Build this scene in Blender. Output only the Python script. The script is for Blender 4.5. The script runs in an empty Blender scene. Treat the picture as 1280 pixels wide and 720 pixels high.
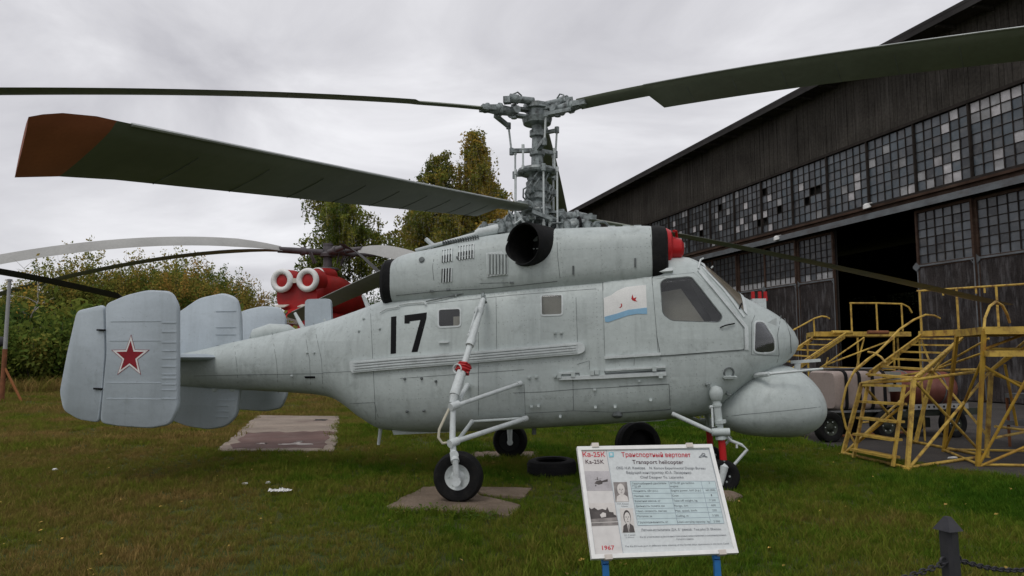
import bpy, bmesh, math, random
import numpy as np
from mathutils import Vector, Matrix
from mathutils.geometry import tessellate_polygon
random.seed(7); rng = np.random.default_rng(7)
SC = bpy.context.scene; COL = SC.collection
# ------------------------------------------------------------------ camera, sky, sun, exposure
F_PX, CAM_H = 900.0, 1.65
PITCH = math.atan((447 - 360) / F_PX)
cam = bpy.data.cameras.new('camera'); cam.sensor_width = 36.0; cam.lens = 36.0 * F_PX / 1280
cam.clip_start = 0.05; cam.clip_end = 2000
cam_o = bpy.data.objects.new('camera', cam); COL.objects.link(cam_o)
cam_o.location = (0, 0, CAM_H); cam_o.rotation_euler = (math.pi / 2 + PITCH, 0, 0)
SC.camera = cam_o
SUN_EL, SUN_AZ = math.radians(58), math.radians(205)     # compass-style: direction the light comes from (x=sin, y=cos)
W = bpy.data.worlds.new('World'); SC.world = W; W.use_nodes = True
nt = W.node_tree; nt.nodes.clear()
def wn(t, **k):
    n = nt.nodes.new(t)
    for a, b in k.items(): setattr(n, a, b)
    return n
sky = wn('ShaderNodeTexSky', sky_type='NISHITA', sun_disc=False, sun_elevation=SUN_EL, sun_rotation=SUN_AZ)
tc = wn('ShaderNodeTexCoord'); mp = wn('ShaderNodeMapping'); mp.inputs['Scale'].default_value = (1, 1, 2.6)
nz = wn('ShaderNodeTexNoise'); nz.inputs['Scale'].default_value = 2.1; nz.inputs['Detail'].default_value = 7; nz.inputs['Roughness'].default_value = .55; nz.inputs['Distortion'].default_value = .7
cr = wn('ShaderNodeValToRGB')
e = cr.color_ramp.elements
e[0].position = .3; e[0].color = (4.9, 4.83, 5.15, 1); e[1].position = .72; e[1].color = (9.2, 9.15, 9.4, 1)
e2 = cr.color_ramp.elements.new(.52); e2.color = (6.9, 6.83, 7.1, 1)
mx = wn('ShaderNodeMix', data_type='RGBA'); mx.inputs['Factor'].default_value = .93
bg = wn('ShaderNodeBackground'); bg.inputs['Strength'].default_value = .1
out = wn('ShaderNodeOutputWorld')
L = nt.links.new
L(tc.outputs['Generated'], mp.inputs['Vector']); L(mp.outputs[0], nz.inputs['Vector']); L(nz.outputs['Fac'], cr.inputs['Fac'])
L(sky.outputs[0], mx.inputs['A']); L(cr.outputs[0], mx.inputs['B']); L(mx.outputs['Result'], bg.inputs['Color']); L(bg.outputs[0], out.inputs[0])
sl = bpy.data.lights.new('sun', 'SUN'); sl.energy = .9; sl.angle = math.radians(25); sl.color = (1, .97, .92)
so = bpy.data.objects.new('sun', sl); COL.objects.link(so); so.location = (0, -5, 30)
sd = Vector((math.sin(SUN_AZ) * math.cos(SUN_EL), math.cos(SUN_AZ) * math.cos(SUN_EL), math.sin(SUN_EL)))
so.rotation_euler = sd.to_track_quat('Z', 'Y').to_euler()
vs = SC.view_settings; vs.view_transform = 'Standard'; vs.look = 'None'; vs.exposure = 0.12; vs.gamma = 1.0; vs.use_curve_mapping = False

# ------------------------------------------------------------------ pixel -> place (directions only; distance comes from what a thing touches)
CO = Vector((0, 0, CAM_H))
def ray(px, py):
    u, v = (px - 640) / F_PX, (360 - py) / F_PX
    return Vector((u, math.cos(PITCH) - v * math.sin(PITCH), math.sin(PITCH) + v * math.cos(PITCH)))
def at(px, py, depth):
    d = ray(px, py); return CO + d * (depth / d.y)
def ground(px, py, z=0.0):
    d = ray(px, py); return CO + d * ((z - CAM_H) / d.z)

# ------------------------------------------------------------------ mesh helpers
def frame(d):
    d = Vector(d).normalized(); a = Vector((0, 0, 1)) if abs(d.z) < .9 else Vector((1, 0, 0))
    u = d.cross(a).normalized(); return u, d.cross(u).normalized(), d
class MB:
    def __init__(s): s.v, s.f, s.mi = [], [], []
    def add(s, vs, fs, m=0):
        o = len(s.v); s.v += [tuple(q) for q in vs]; s.f += [tuple(i + o for i in q) for q in fs]; s.mi += [m] * len(fs); return s
    def box(s, c, size, R=None, m=0):
        c = Vector(c); h = Vector(size) / 2; R = R or Matrix.Identity(3)
        vs = [c + R @ Vector((x * h.x, y * h.y, z * h.z)) for x in (-1, 1) for y in (-1, 1) for z in (-1, 1)]
        return s.add(vs, [(0, 1, 3, 2), (4, 6, 7, 5), (0, 4, 5, 1), (2, 3, 7, 6), (0, 2, 6, 4), (1, 5, 7, 3)], m)
    def beam(s, p, q, w, h, up=(0, 0, 1), m=0):
        p, q = Vector(p), Vector(q); d = (q - p); l = d.length; d.normalize(); u = Vector(up)
        x = d.cross(u)
        if x.length < 1e-4: x = d.cross(Vector((1, 0, 0)))
        x.normalize(); z = x.cross(d)
        R = Matrix((x, d, z)).transposed(); return s.box((p + q) / 2, (w, l, h), R, m)
    def rings(s, rs, cap=True, closed=True, m=0):
        n = len(rs[0]); vs = [q for r in rs for q in r]; fs = []
        for i in range(len(rs) - 1):
            for j in range(n if closed else n - 1):
                k = (j + 1) % n; fs.append((i * n + j, i * n + k, (i + 1) * n + k, (i + 1) * n + j))
        if cap: fs += [tuple(range(n - 1, -1, -1)), tuple((len(rs) - 1) * n + j for j in range(n))]
        return s.add(vs, fs, m)
    def tube(s, p, q, r, r2=None, n=10, cap=True, m=0):
        p, q = Vector(p), Vector(q); u, w, d = frame(q - p); r2 = r if r2 is None else r2
        R = lambda c, a: [c + (u * math.cos(t) + w * math.sin(t)) * a for t in [2 * math.pi * i / n for i in range(n)]]
        return s.rings([R(p, r), R(q, r2)], cap, m=m)
    def path(s, pts, r, n=8, m=0):
        pts = [Vector(q) for q in pts]; rs = []
        u = None
        for i, q in enumerate(pts):
            d = (pts[min(i + 1, len(pts) - 1)] - pts[max(i - 1, 0)]).normalized()
            if u is None: u, w, _ = frame(d)
            else: u = (u - d * u.dot(d)).normalized(); w = d.cross(u)
            a = r[i] if isinstance(r, (list, tuple)) else r
            rs.append([q + (u * math.cos(t) + w * math.sin(t)) * a for t in [2 * math.pi * k / n for k in range(n)]])
        return s.rings(rs, True, m=m)
    def lathe(s, prof, o, axis, n=24, m=0, cap=True):
        o = Vector(o); u, w, d = frame(axis)
        return s.rings([[o + d * h + (u * math.cos(t) + w * math.sin(t)) * max(r, 1e-4) for t in [2 * math.pi * k / n for k in range(n)]] for r, h in prof], cap, m=m)
    def prism(s, pts, vec, m=0):
        n = len(pts); vec = Vector(vec); a = [Vector(q) for q in pts]
        return s.add(a + [q + vec for q in a], [tuple(range(n - 1, -1, -1)), tuple(range(n, 2 * n))] + [(i, (i + 1) % n, n + (i + 1) % n, n + i) for i in range(n)], m)
    def torus(s, c, axis, R, r, n=28, k=10, sx=1.0, m=0):
        c = Vector(c); u, w, d = frame(axis); rs = []
        for i in range(n):
            t = 2 * math.pi * i / n; e = u * math.cos(t) + w * math.sin(t)
            rs.append([c + e * (R + r * math.cos(a)) + d * r * sx * math.sin(a) for a in [2 * math.pi * j / k for j in range(k)]])
        return s.rings(rs + [rs[0]], False, m=m)
    def build(s, name, mat, parent=None, smooth=True, angle=38, fixn=True):
        me = bpy.data.meshes.new(name); me.from_pydata(s.v, [], s.f)
        return finish(me, name, mat, parent, smooth, angle, fixn, s.mi)
def finish(me, name, mat, parent=None, smooth=True, angle=38, fixn=True, mi=None):
    mats = mat if isinstance(mat, (list, tuple)) else [mat]
    for q in mats: me.materials.append(q)
    if mi is not None and len(mats) > 1: me.polygons.foreach_set('material_index', mi)
    if fixn:
        bm = bmesh.new(); bm.from_mesh(me); bmesh.ops.recalc_face_normals(bm, faces=bm.faces); bm.to_mesh(me); bm.free()
    if smooth:
        me.shade_smooth(); me.set_sharp_from_angle(angle=math.radians(angle))
    me.update()
    o = bpy.data.objects.new(name, me); COL.objects.link(o)
    if parent: o.parent = parent
    return o
def tag(o, label=None, cat=None, group=None, kind=None):
    for k, v in (('label', label), ('category', cat), ('group', group), ('kind', kind)):
        if v: o[k] = v
    return o
def empty(name, loc=(0, 0, 0), rz=0.0):
    o = bpy.data.objects.new(name, None); COL.objects.link(o); o.location = loc; o.rotation_euler = (0, 0, rz); o.empty_display_size = .2; return o
def copy_tree(o, parent=None):
    c = o.copy(); COL.objects.link(c); c.parent = parent
    for ch in list(o.children): copy_tree(ch, c)
    return c

# ------------------------------------------------------------------ materials
MATS = {}
def new_mat(name):
    m = bpy.data.materials.new(name); m.use_nodes = True; n = m.node_tree.nodes; b = n['Principled BSDF']; return m, m.node_tree, b
def paint(name, col, rough=.5, metal=0.0, var=.12, scale=1.5, dirt=None, dirt_amt=.5, dirt_scale=(3, 3, 3), bump=0.0, bump_scale=40, spec=.3, rand=0.0, fine=.06, coat=0.0, lo=.5):
    """base colour with broad tone drift, fine speckle, dirt/wear and optional relief"""
    m, t, b = new_mat(name); N = t.nodes.new; K = t.links.new
    tcn = N('ShaderNodeTexCoord'); P = tcn.outputs['Object']
    if rand:
        oi = N('ShaderNodeObjectInfo'); ad = N('ShaderNodeVectorMath'); ad.operation = 'ADD'
        sc_ = N('ShaderNodeVectorMath'); sc_.operation = 'SCALE'; sc_.inputs['Scale'].default_value = 37.0
        cmb = N('ShaderNodeCombineXYZ')
        for i in range(3): K(oi.outputs['Random'], cmb.inputs[i])
        K(cmb.outputs[0], sc_.inputs[0]); K(P, ad.inputs[0]); K(sc_.outputs[0], ad.inputs[1]); P = ad.outputs[0]
    n1 = N('ShaderNodeTexNoise'); n1.inputs['Scale'].default_value = scale; n1.inputs['Detail'].default_value = 5; K(P, n1.inputs['Vector'])
    n2 = N('ShaderNodeTexNoise'); n2.inputs['Scale'].default_value = scale * 14; n2.inputs['Detail'].default_value = 4; K(P, n2.inputs['Vector'])
    mr = N('ShaderNodeMapRange'); mr.inputs[1].default_value = .3; mr.inputs[2].default_value = .7; mr.inputs[3].default_value = 1 - var; mr.inputs[4].default_value = 1 + var; K(n1.outputs['Fac'], mr.inputs[0])
    mf = N('ShaderNodeMapRange'); mf.inputs[1].default_value = .3; mf.inputs[2].default_value = .7; mf.inputs[3].default_value = 1 - fine; mf.inputs[4].default_value = 1 + fine; K(n2.outputs['Fac'], mf.inputs[0])
    mu = N('ShaderNodeMath'); mu.operation = 'MULTIPLY'; K(mr.outputs[0], mu.inputs[0]); K(mf.outputs[0], mu.inputs[1]); fac = mu.outputs[0]
    if rand:
        rr = N('ShaderNodeMapRange'); rr.inputs[3].default_value = 1 - rand; rr.inputs[4].default_value = 1 + rand; K(oi.outputs['Random'], rr.inputs[0])
        m3 = N('ShaderNodeMath'); m3.operation = 'MULTIPLY'; K(fac, m3.inputs[0]); K(rr.outputs[0], m3.inputs[1]); fac = m3.outputs[0]
    vm = N('ShaderNodeVectorMath'); vm.operation = 'SCALE'; vm.inputs[0].default_value = col[:3]; K(fac, vm.inputs['Scale']); colout = vm.outputs[0]
    if dirt:
        mp_ = N('ShaderNodeMapping'); mp_.inputs['Scale'].default_value = dirt_scale; K(P, mp_.inputs[0])
        nd = N('ShaderNodeTexNoise'); nd.inputs['Scale'].default_value = 1.0; nd.inputs['Detail'].default_value = 8; nd.inputs['Roughness'].default_value = .65; K(mp_.outputs[0], nd.inputs['Vector'])
        rd = N('ShaderNodeMapRange'); rd.inputs[1].default_value = lo; rd.inputs[2].default_value = lo + .22; rd.inputs[3].default_value = 0; rd.inputs[4].default_value = dirt_amt; K(nd.outputs['Fac'], rd.inputs[0])
        mxn = N('ShaderNodeMix'); mxn.data_type = 'RGBA'; K(rd.outputs[0], mxn.inputs['Factor']); K(colout, mxn.inputs['A']); mxn.inputs['B'].default_value = (*dirt, 1); colout = mxn.outputs['Result']
    K(colout, b.inputs['Base Color'])
    b.inputs['Roughness'].default_value = rough; b.inputs['Metallic'].default_value = metal; b.inputs['Specular IOR Level'].default_value = spec
    b.inputs['Coat Weight'].default_value = coat; b.inputs['Coat Roughness'].default_value = .15
    if bump:
        bn = N('ShaderNodeTexNoise'); bn.inputs['Scale'].default_value = bump_scale; bn.inputs['Detail'].default_value = 6; K(P, bn.inputs['Vector'])
        bp = N('ShaderNodeBump'); bp.inputs['Strength'].default_value = 1.0; bp.inputs['Distance'].default_value = bump; K(bn.outputs['Fac'], bp.inputs['Height']); K(bp.outputs[0], b.inputs['Normal'])
    MATS[name] = m; return m
def glass(name, tint, trans=.55, rough=.08):
    m, t, b = new_mat(name); N = t.nodes.new; K = t.links.new; o = t.nodes['Material Output']
    tr = N('ShaderNodeBsdfTransparent'); tr.inputs[0].default_value = (*tint, 1)
    df = N('ShaderNodeBsdfDiffuse'); df.inputs[0].default_value = (tint[0] * .45, tint[1] * .45, tint[2] * .45, 1)
    gl = N('ShaderNodeBsdfGlossy'); gl.inputs['Roughness'].default_value = rough; gl.inputs[0].default_value = (.95, .97, 1, 1)
    m1 = N('ShaderNodeMixShader'); m1.inputs[0].default_value = 1 - trans; K(tr.outputs[0], m1.inputs[1]); K(df.outputs[0], m1.inputs[2])
    lw = N('ShaderNodeFresnel'); lw.inputs['IOR'].default_value = 1.5
    m2 = N('ShaderNodeMixShader'); K(lw.outputs[0], m2.inputs[0]); K(m1.outputs[0], m2.inputs[1]); K(gl.outputs[0], m2.inputs[2]); K(m2.outputs[0], o.inputs[0])
    t.nodes.remove(b); MATS[name] = m; return m
def skin(name, col, amt=1.0):
    """old aircraft paint: panels of slightly different age, run-down streaks, grime blotches, faint oil-canning"""
    m, t, b = new_mat(name); N = t.nodes.new; K = t.links.new; P = N('ShaderNodeTexCoord').outputs['Object']
    def noise(sc, det, rough, scale=(1, 1, 1), dist=0.0):
        mp_ = N('ShaderNodeMapping'); mp_.inputs['Scale'].default_value = scale; K(P, mp_.inputs[0]); n = N('ShaderNodeTexNoise'); n.inputs['Scale'].default_value = sc; n.inputs['Detail'].default_value = det; n.inputs['Roughness'].default_value = rough; n.inputs['Distortion'].default_value = dist; K(mp_.outputs[0], n.inputs['Vector']); return n.outputs['Fac']
    def rng_(x, a, b_, c, d): r = N('ShaderNodeMapRange'); r.inputs[1].default_value = a; r.inputs[2].default_value = b_; r.inputs[3].default_value = c; r.inputs[4].default_value = d; K(x, r.inputs[0]); return r.outputs[0]
    def mul(a, c): q = N('ShaderNodeMath'); q.operation = 'MULTIPLY'; K(a, q.inputs[0]); K(c, q.inputs[1]); return q.outputs[0]
    sw = N('ShaderNodeMapping'); sw.inputs['Rotation'].default_value = (math.radians(90), 0, 0); K(P, sw.inputs[0])
    br = N('ShaderNodeTexBrick'); br.inputs['Scale'].default_value = 1.0; br.inputs['Brick Width'].default_value = .83; br.inputs['Row Height'].default_value = .47; br.inputs['Mortar Size'].default_value = 0; br.inputs['Color1'].default_value = (.0, .0, .0, 1); br.inputs['Color2'].default_value = (1, 1, 1, 1); K(sw.outputs[0], br.inputs['Vector'])
    f = rng_(br.outputs['Color'], 0, 1, 1 - .05 * amt, 1 + .05 * amt)
    f = mul(f, rng_(noise(.9, 6, .6), .3, .7, 1 - .12 * amt, 1 + .09 * amt)); f = mul(f, rng_(noise(22, 5, .7), .3, .7, 1 - .06 * amt, 1 + .05 * amt))
    v = N('ShaderNodeVectorMath'); v.operation = 'SCALE'; v.inputs[0].default_value = col; K(f, v.inputs['Scale']); c = v.outputs[0]
    for fac, dc in ((rng_(noise(1, 8, .68, (9, 9, .8)), .50, .76, 0, .36 * amt), (.19, .215, .21)), (rng_(noise(2.6, 9, .72, (1, 1, 1), .6), .56, .74, 0, .55 * amt), (.17, .19, .175)), (rng_(noise(34, 3, .6), .66, .74, 0, .65 * amt), (.12, .125, .115)), (rng_(noise(1, 8, .7, (1.6, 1.6, 14)), .58, .78, 0, .3 * amt), (.62, .66, .66))):
        x = N('ShaderNodeMix'); x.data_type = 'RGBA'; K(fac, x.inputs['Factor']); K(c, x.inputs['A']); x.inputs['B'].default_value = (*dc, 1); c = x.outputs['Result']
    K(c, b.inputs['Base Color']); K(rng_(noise(4, 5, .6), .3, .7, .38, .62), b.inputs['Roughness']); b.inputs['Specular IOR Level'].default_value = .4
    bp = N('ShaderNodeBump'); bp.inputs['Distance'].default_value = .012; bp.inputs['Strength'].default_value = .8; K(noise(3.2, 3, .5, (1, 1, 1.4)), bp.inputs['Height']); K(bp.outputs[0], b.inputs['Normal']); MATS[name] = m; return m
GREY = skin('grey_paint', (.475, .525, .515))
FING = skin('fin_paint', (.42, .475, .515), .6)
GLIGHT = paint('light_grey_paint', (.56, .60, .60), rough=.45, var=.08, scale=4, dirt=(.25, .26, .25), dirt_amt=.4, dirt_scale=(9, 9, 9))
SEAM = paint('seam_dark', (.14, .155, .155), rough=.8, var=.3, scale=8)
BLACK = paint('black_paint', (.008, .008, .009), rough=.6, spec=.12)
RUB = paint('rubber', (.010, .010, .0105), rough=.75, spec=.15, var=.25, scale=8, dirt=(.032, .029, .024), dirt_amt=.35, dirt_scale=(14, 14, 14), bump=.003, bump_scale=60)
RED = paint('red_paint', (.42, .012, .015), rough=.42, var=.15, scale=6)
DRED = paint('star_red', (.24, .008, .018), rough=.5, var=.1, scale=9)
WHITE = paint('white_paint', (.72, .72, .70), rough=.5, var=.06, scale=5)
MECH = paint('rotor_head_grey', (.25, .285, .285), rough=.42, metal=.1, var=.3, scale=9, dirt=(.022, .023, .021), dirt_amt=.92, dirt_scale=(13, 13, 13), lo=.44, spec=.5)
BLADE = paint('blade_green', (.125, .142, .100), rough=.5, spec=.3, var=.12, scale=1.2, dirt=(.18, .195, .15), dirt_amt=.45, dirt_scale=(2.5, 2.5, 9))
TIPR = paint('blade_tip_rust_red', (.36, .115, .06), rough=.55, var=.15, scale=5)
EDGE = paint('blade_edge_metal', (.42, .44, .43), rough=.3, metal=.6, var=.15, scale=4)
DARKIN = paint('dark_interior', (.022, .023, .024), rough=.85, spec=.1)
BEIGE = paint('interior_beige', (.36, .345, .31), rough=.8, var=.1, scale=5)
GLASS = glass('window_glass', (.80, .81, .78), .93)
GLASSD = glass('windscreen_glass', (.42, .38, .31), .55, .05)
BLUE = paint('post_blue', (.03, .16, .42), rough=.45)
YEL = paint('yellow_paint', (.50, .335, .065), rough=.5, var=.15, scale=3, dirt=(.13, .055, .022), dirt_amt=.9, dirt_scale=(7, 7, 7), lo=.47)
RUST = paint('rust', (.19, .075, .035), rough=.85, var=.3, scale=5)

# ------------------------------------------------------------------ ground
def ground_mat():
    m, t, b = new_mat('soil_and_turf'); N = t.nodes.new; K = t.links.new
    g = N('ShaderNodeNewGeometry'); n1 = N('ShaderNodeTexNoise'); n1.inputs['Scale'].default_value = .35; n1.inputs['Detail'].default_value = 7; K(g.outputs['Position'], n1.inputs['Vector'])
    n2 = N('ShaderNodeTexNoise'); n2.inputs['Scale'].default_value = 12; n2.inputs['Detail'].default_value = 6; K(g.outputs['Position'], n2.inputs['Vector'])
    r = N('ShaderNodeValToRGB'); r.color_ramp.elements[0].color = (.030, .052, .013, 1); r.color_ramp.elements[0].position = .35
    r.color_ramp.elements[1].color = (.085, .080, .028, 1); r.color_ramp.elements[1].position = .7
    ad = N('ShaderNodeMath'); ad.operation = 'MULTIPLY_ADD'; ad.inputs[1].default_value = .5; K(n2.outputs['Fac'], ad.inputs[0])
    h = N('ShaderNodeMath'); h.operation = 'MULTIPLY'; h.inputs[1].default_value = .5; K(n1.outputs['Fac'], h.inputs[0]); K(h.outputs[0], ad.inputs[2])
    K(ad.outputs[0], r.inputs[0]); K(r.outputs[0], b.inputs['Base Color']); b.inputs['Roughness'].default_value = .95; b.inputs['Specular IOR Level'].default_value = .1
    bp = N('ShaderNodeBump'); bp.inputs['Distance'].default_value = .03; K(n2.outputs['Fac'], bp.inputs['Height']); K(bp.outputs[0], b.inputs['Normal'])
    return m
gm = MB().add([(-700, -60, 0), (700, -60, 0), (700, 1300, 0), (-700, 1300, 0)], [(0, 1, 2, 3)])
tag(gm.build('ground', ground_mat(), smooth=False), kind='structure')
TARMAC = [(5.75, 16.2), (5.95, 13.6), (6.15, 12.0), (6.55, 10.75), (7.0, 10.0), (7.6, 9.1), (9.5, 7.2), (34, 5), (34, 60), (8.8, 55.0), (7.4, 30), (6.0, 20)]
am = paint('asphalt', (.052, .047, .044), rough=.9, var=.25, scale=.8, dirt=(.10, .085, .07), dirt_amt=.5, dirt_scale=(1.3, 1.3, 1.3), bump=.01, bump_scale=70, fine=.2)
tag(MB().prism([(x, y, .002) for x, y in TARMAC], (0, 0, .012)).build('tarmac', am, smooth=False), kind='structure')

# ================================================================== the grey helicopter "17"
HELI = empty('helicopter', (-.3294, 10.2252, 0), math.radians(-9.0))
tag(HELI, 'pale grey naval helicopter with coaxial rotors and black number 17 on its side', 'helicopter')
HI = Matrix.Rotation(math.radians(9.0), 3, 'Z')
HO = HI @ (CO - HELI.location)
def hl(px, py, y):
    """pixel -> helicopter frame (x forward, y left/away, z up) on the lengthwise plane y"""
    d = HI @ ray(px, py); t = (y - HO.y) / d.y; return HO + d * t
class Body:
    """lofted shell: stations x, top, bottom, half width, exponent up, exponent down, waist height fraction"""
    def __init__(s, st):
        a = np.array(st, float); s.x = a[:, 0]; s.c = a[:, 1:]
        h = np.diff(s.x)[:, None]; dl = np.diff(s.c, axis=0) / h; m = np.zeros_like(s.c)
        m[0], m[-1] = dl[0], dl[-1]
        for i in range(1, len(s.x) - 1):
            ok = dl[i - 1] * dl[i] > 0; w1 = 2 * h[i] + h[i - 1]; w2 = h[i] + 2 * h[i - 1]
            with np.errstate(all='ignore'): m[i] = np.where(ok, (w1 + w2) / (w1 / dl[i - 1] + w2 / dl[i]), 0)
        s.m = m
    def at(s, x):
        x = min(max(x, s.x[0]), s.x[-1]); i = min(max(int(np.searchsorted(s.x, x)) - 1, 0), len(s.x) - 2)
        h = s.x[i + 1] - s.x[i]; t = (x - s.x[i]) / h
        return (2*t**3 - 3*t*t + 1) * s.c[i] + (t**3 - 2*t*t + t) * h * s.m[i] + (-2*t**3 + 3*t*t) * s.c[i + 1] + (t**3 - t*t) * h * s.m[i + 1]
    def F(s, p):
        if p[0] < s.x[0] or p[0] > s.x[-1]: return 1.0
        zt, zb, w, nu, nl, fr = s.at(p[0]); zm = zb + (zt - zb) * fr
        n, hh = (nu, zt - zm) if p[2] > zm else (nl, zm - zb)
        return (abs(p[1]) / w) ** n + (abs(p[2] - zm) / max(hh, 1e-4)) ** n - 1
    def normal(s, p):
        e = 1e-3; g = Vector([s.F(p + Vector(d) * e) - s.F(p - Vector(d) * e) for d in ((1, 0, 0), (0, 1, 0), (0, 0, 1))])
        return g.normalized() if g.length > 0 else Vector((0, -1, 0))
    def hit(s, px, py, off=0.0):
        d = HI @ ray(px, py); t0 = (-1.2 - HO.y) / d.y; t1 = (1.0 - HO.y) / d.y; N = 90; prev = t0; best = (9e9, t0)
        for k in range(1, N + 1):
            t = t0 + (t1 - t0) * k / N
            fv_ = s.F(HO + d * t); best = min(best, (fv_, t))
            if fv_ < 0:
                a, b = prev, t
                for _ in range(14):
                    c = (a + b) / 2
                    if s.F(HO + d * c) < 0: b = c
                    else: a = c
                p = HO + d * b; return p + s.normal(p) * off
            prev = t
        return HO + d * best[1]
    def ring(s, x, n=56):
        zt, zb, w, nu, nl, fr = s.at(x); zm = zb + (zt - zb) * fr; r = []
        for k in range(n):
            t = 2 * math.pi * k / n; c, q = math.cos(t), math.sin(t); e = nu if q >= 0 else nl
            r.append(Vector((x, w * math.copysign(abs(c) ** (2 / e), c), zm + (zt - zm if q >= 0 else zm - zb) * math.copysign(abs(q) ** (2 / e), q))))
        return r
    def mesh(s, nx=110, n=56):
        mb = MB(); X = np.linspace(s.x[0], s.x[-1], nx); X = list(X[:-2]) + [s.x[-1] - .05, s.x[-1] - .02, s.x[-1] - .006, s.x[-1]]
        mb.rings([s.ring(x, n) for x in X]); return mb
FUS = Body([  # x, top, bottom, half width, n up, n down, waist
    (-4.80, 1.70, 1.22, .20, 2.0, 2.0, .5), (-4.40, 1.77, 1.20, .24, 2.0, 2.0, .5), (-3.95, 1.87, 1.18, .29, 2.0, 2.0, .5),
    (-3.20, 2.01, 1.15, .37, 2.1, 2.1, .5), (-2.62, 2.13, 1.12, .45, 2.2, 2.2, .5), (-2.28, 2.22, 1.07, .51, 2.3, 2.3, .48),
    (-2.08, 2.28, .97, .56, 2.4, 2.3, .48), (-1.80, 2.37, .78, .62, 2.6, 2.4, .48), (-1.46, 2.48, .63, .69, 3.0, 2.6, .48),
    (-1.0, 2.56, .605, .75, 3.6, 2.8, .48), (-.2, 2.62, .635, .78, 4.2, 3.0, .47), (.8, 2.69, .70, .79, 4.4, 3.2, .46),
    (1.67, 2.76, .765, .79, 4.4, 3.2, .46), (2.25, 2.86, .815, .79, 4.0, 3.2, .45), (2.46, 3.01, .835, .785, 3.6, 3.1, .44),
    (2.72, 3.00, .86, .775, 3.3, 3.0, .43), (2.93, 2.915, .895, .75, 3.0, 2.9, .43), (3.10, 2.78, 1.00, .71, 2.8, 2.7, .43),
    (3.27, 2.63, 1.13, .655, 2.6, 2.6, .43), (3.46, 2.475, 1.27, .58, 2.4, 2.5, .44), (3.72, 2.335, 1.42, .47, 2.3, 2.3, .45),
    (3.97, 2.17, 1.56, .32, 2.1, 2.1, .48), (4.10, 2.03, 1.67, .20, 2.0, 2.0, .5), (4.165, 1.90, 1.79, .07, 2.0, 2.0, .5)])
NAC = Body([(-1.33, 3.02, 2.35, .60, 2.8, 2.6, .5), (-1.2, 3.10, 2.32, .66, 2.9, 2.8, .5), (-.67, 3.20, 2.32, .72, 3.0, 3, .5), (.12, 3.36, 2.35, .75, 3.0, 3, .5),
    (.92, 3.42, 2.42, .75, 3.1, 3, .5), (2.1, 3.425, 2.52, .75, 3.1, 3, .5), (2.28, 3.415, 2.55, .745, 3.1, 3, .5), (2.40, 3.34, 2.62, .70, 2.9, 3, .5)])
def zmap(ox, oy, s): return lambda zx, zy: (ox + zx / s, oy + zy / s)
Z2, Z3, Z5, Z8 = zmap(380, 250, 3.6), zmap(680, 260, 3.2737), zmap(760, 420, 3.2733), zmap(640, 400, 4.5)
def densify(poly, step=5, closed=True):
    o = []
    for i in range(len(poly) if closed else len(poly) - 1):
        a, b = poly[i], poly[(i + 1) % len(poly)]; n = max(1, int(math.dist(a, b) / step))
        o += [(a[0] + (b[0] - a[0]) * k / n, a[1] + (b[1] - a[1]) * k / n) for k in range(n)]
    if not closed: o.append(poly[-1])
    return o
def roundp(poly, r=4, k=4):
    o = []
    for i in range(len(poly)):
        p, a, b = Vector(poly[i]), Vector(poly[i - 1]), Vector(poly[(i + 1) % len(poly)])
        ra = min(r, (a - p).length * .45); rb = min(r, (b - p).length * .45)
        A = p + (a - p).normalized() * ra; B = p + (b - p).normalized() * rb
        o += [tuple((1 - t) ** 2 * A + 2 * t * (1 - t) * p + t * t * B) for t in [j / k for j in range(k + 1)]]
    return o
def patch(name, poly, body, mat, parent, off=.006, step=9, holes=(), thick=None):
    """a plate that lies on the shell: outline traced in the picture, depth taken from the shell itself"""
    loops = [densify(poly, step)] + [densify(h, step) for h in holes]
    flat = [q for l in loops for q in l]
    tris = tessellate_polygon([[Vector((q[0], q[1], 0)) for q in l] for l in loops])
    bm = bmesh.new(); V = [bm.verts.new((q[0], q[1], 0)) for q in flat]
    for t in tris:
        try: bm.faces.new([V[i] for i in t])
        except ValueError: pass
    for _ in range(3):
        lg = [e for e in bm.edges if e.calc_length() > step * 1.7]
        if not lg: break
        bmesh.ops.subdivide_edges(bm, edges=lg, cuts=1); bmesh.ops.triangulate(bm, faces=bm.faces)
    th = off if thick is None else thick
    pts = {v: (body.hit(v.co.x, v.co.y)) for v in bm.verts}
    nrm = {v: body.normal(pts[v]) for v in bm.verts}
    for v in bm.verts: v.co = pts[v] + nrm[v] * off
    ext = bmesh.ops.extrude_edge_only(bm, edges=[e for e in bm.edges if e.is_boundary])
    src = {}
    for el in ext['geom']:
        if isinstance(el, bmesh.types.BMVert):
            for e in el.link_edges:
                w = e.other_vert(el)
                if w in nrm: el.co = w.co - nrm[w] * (th + .004); break
    me = bpy.data.meshes.new(name); bm.to_mesh(me); bm.free()
    o = finish(me, name, mat, parent, True, 40, False)
    return o
def ribbon(name, pts, body, mat, parent, width=.007, off=.003, closed=False, step=7):
    pp = densify(pts, step, closed)
    if closed: pp.append(pp[0])
    P = [body.hit(*q) for q in pp]; mb = MB(); rs = []
    for i, p in enumerate(P):
        n = body.normal(p); d = (P[min(i + 1, len(P) - 1)] - P[max(i - 1, 0)]); d = d.normalized() if d.length > 1e-6 else Vector((1, 0, 0))
        s = d.cross(n).normalized() * width / 2
        rs.append([p - s - n * .004, p - s + n * off, p + s + n * off, p + s - n * .004])
    return mb.rings(rs, True).build(name, mat, parent, smooth=False)
def wire(name, pts, body, mat, parent, r=.01, off=.02):
    return MB().path([body.hit(*q, off) for q in densify(pts, 12, False)], r, 6).build(name, mat, parent)

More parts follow.
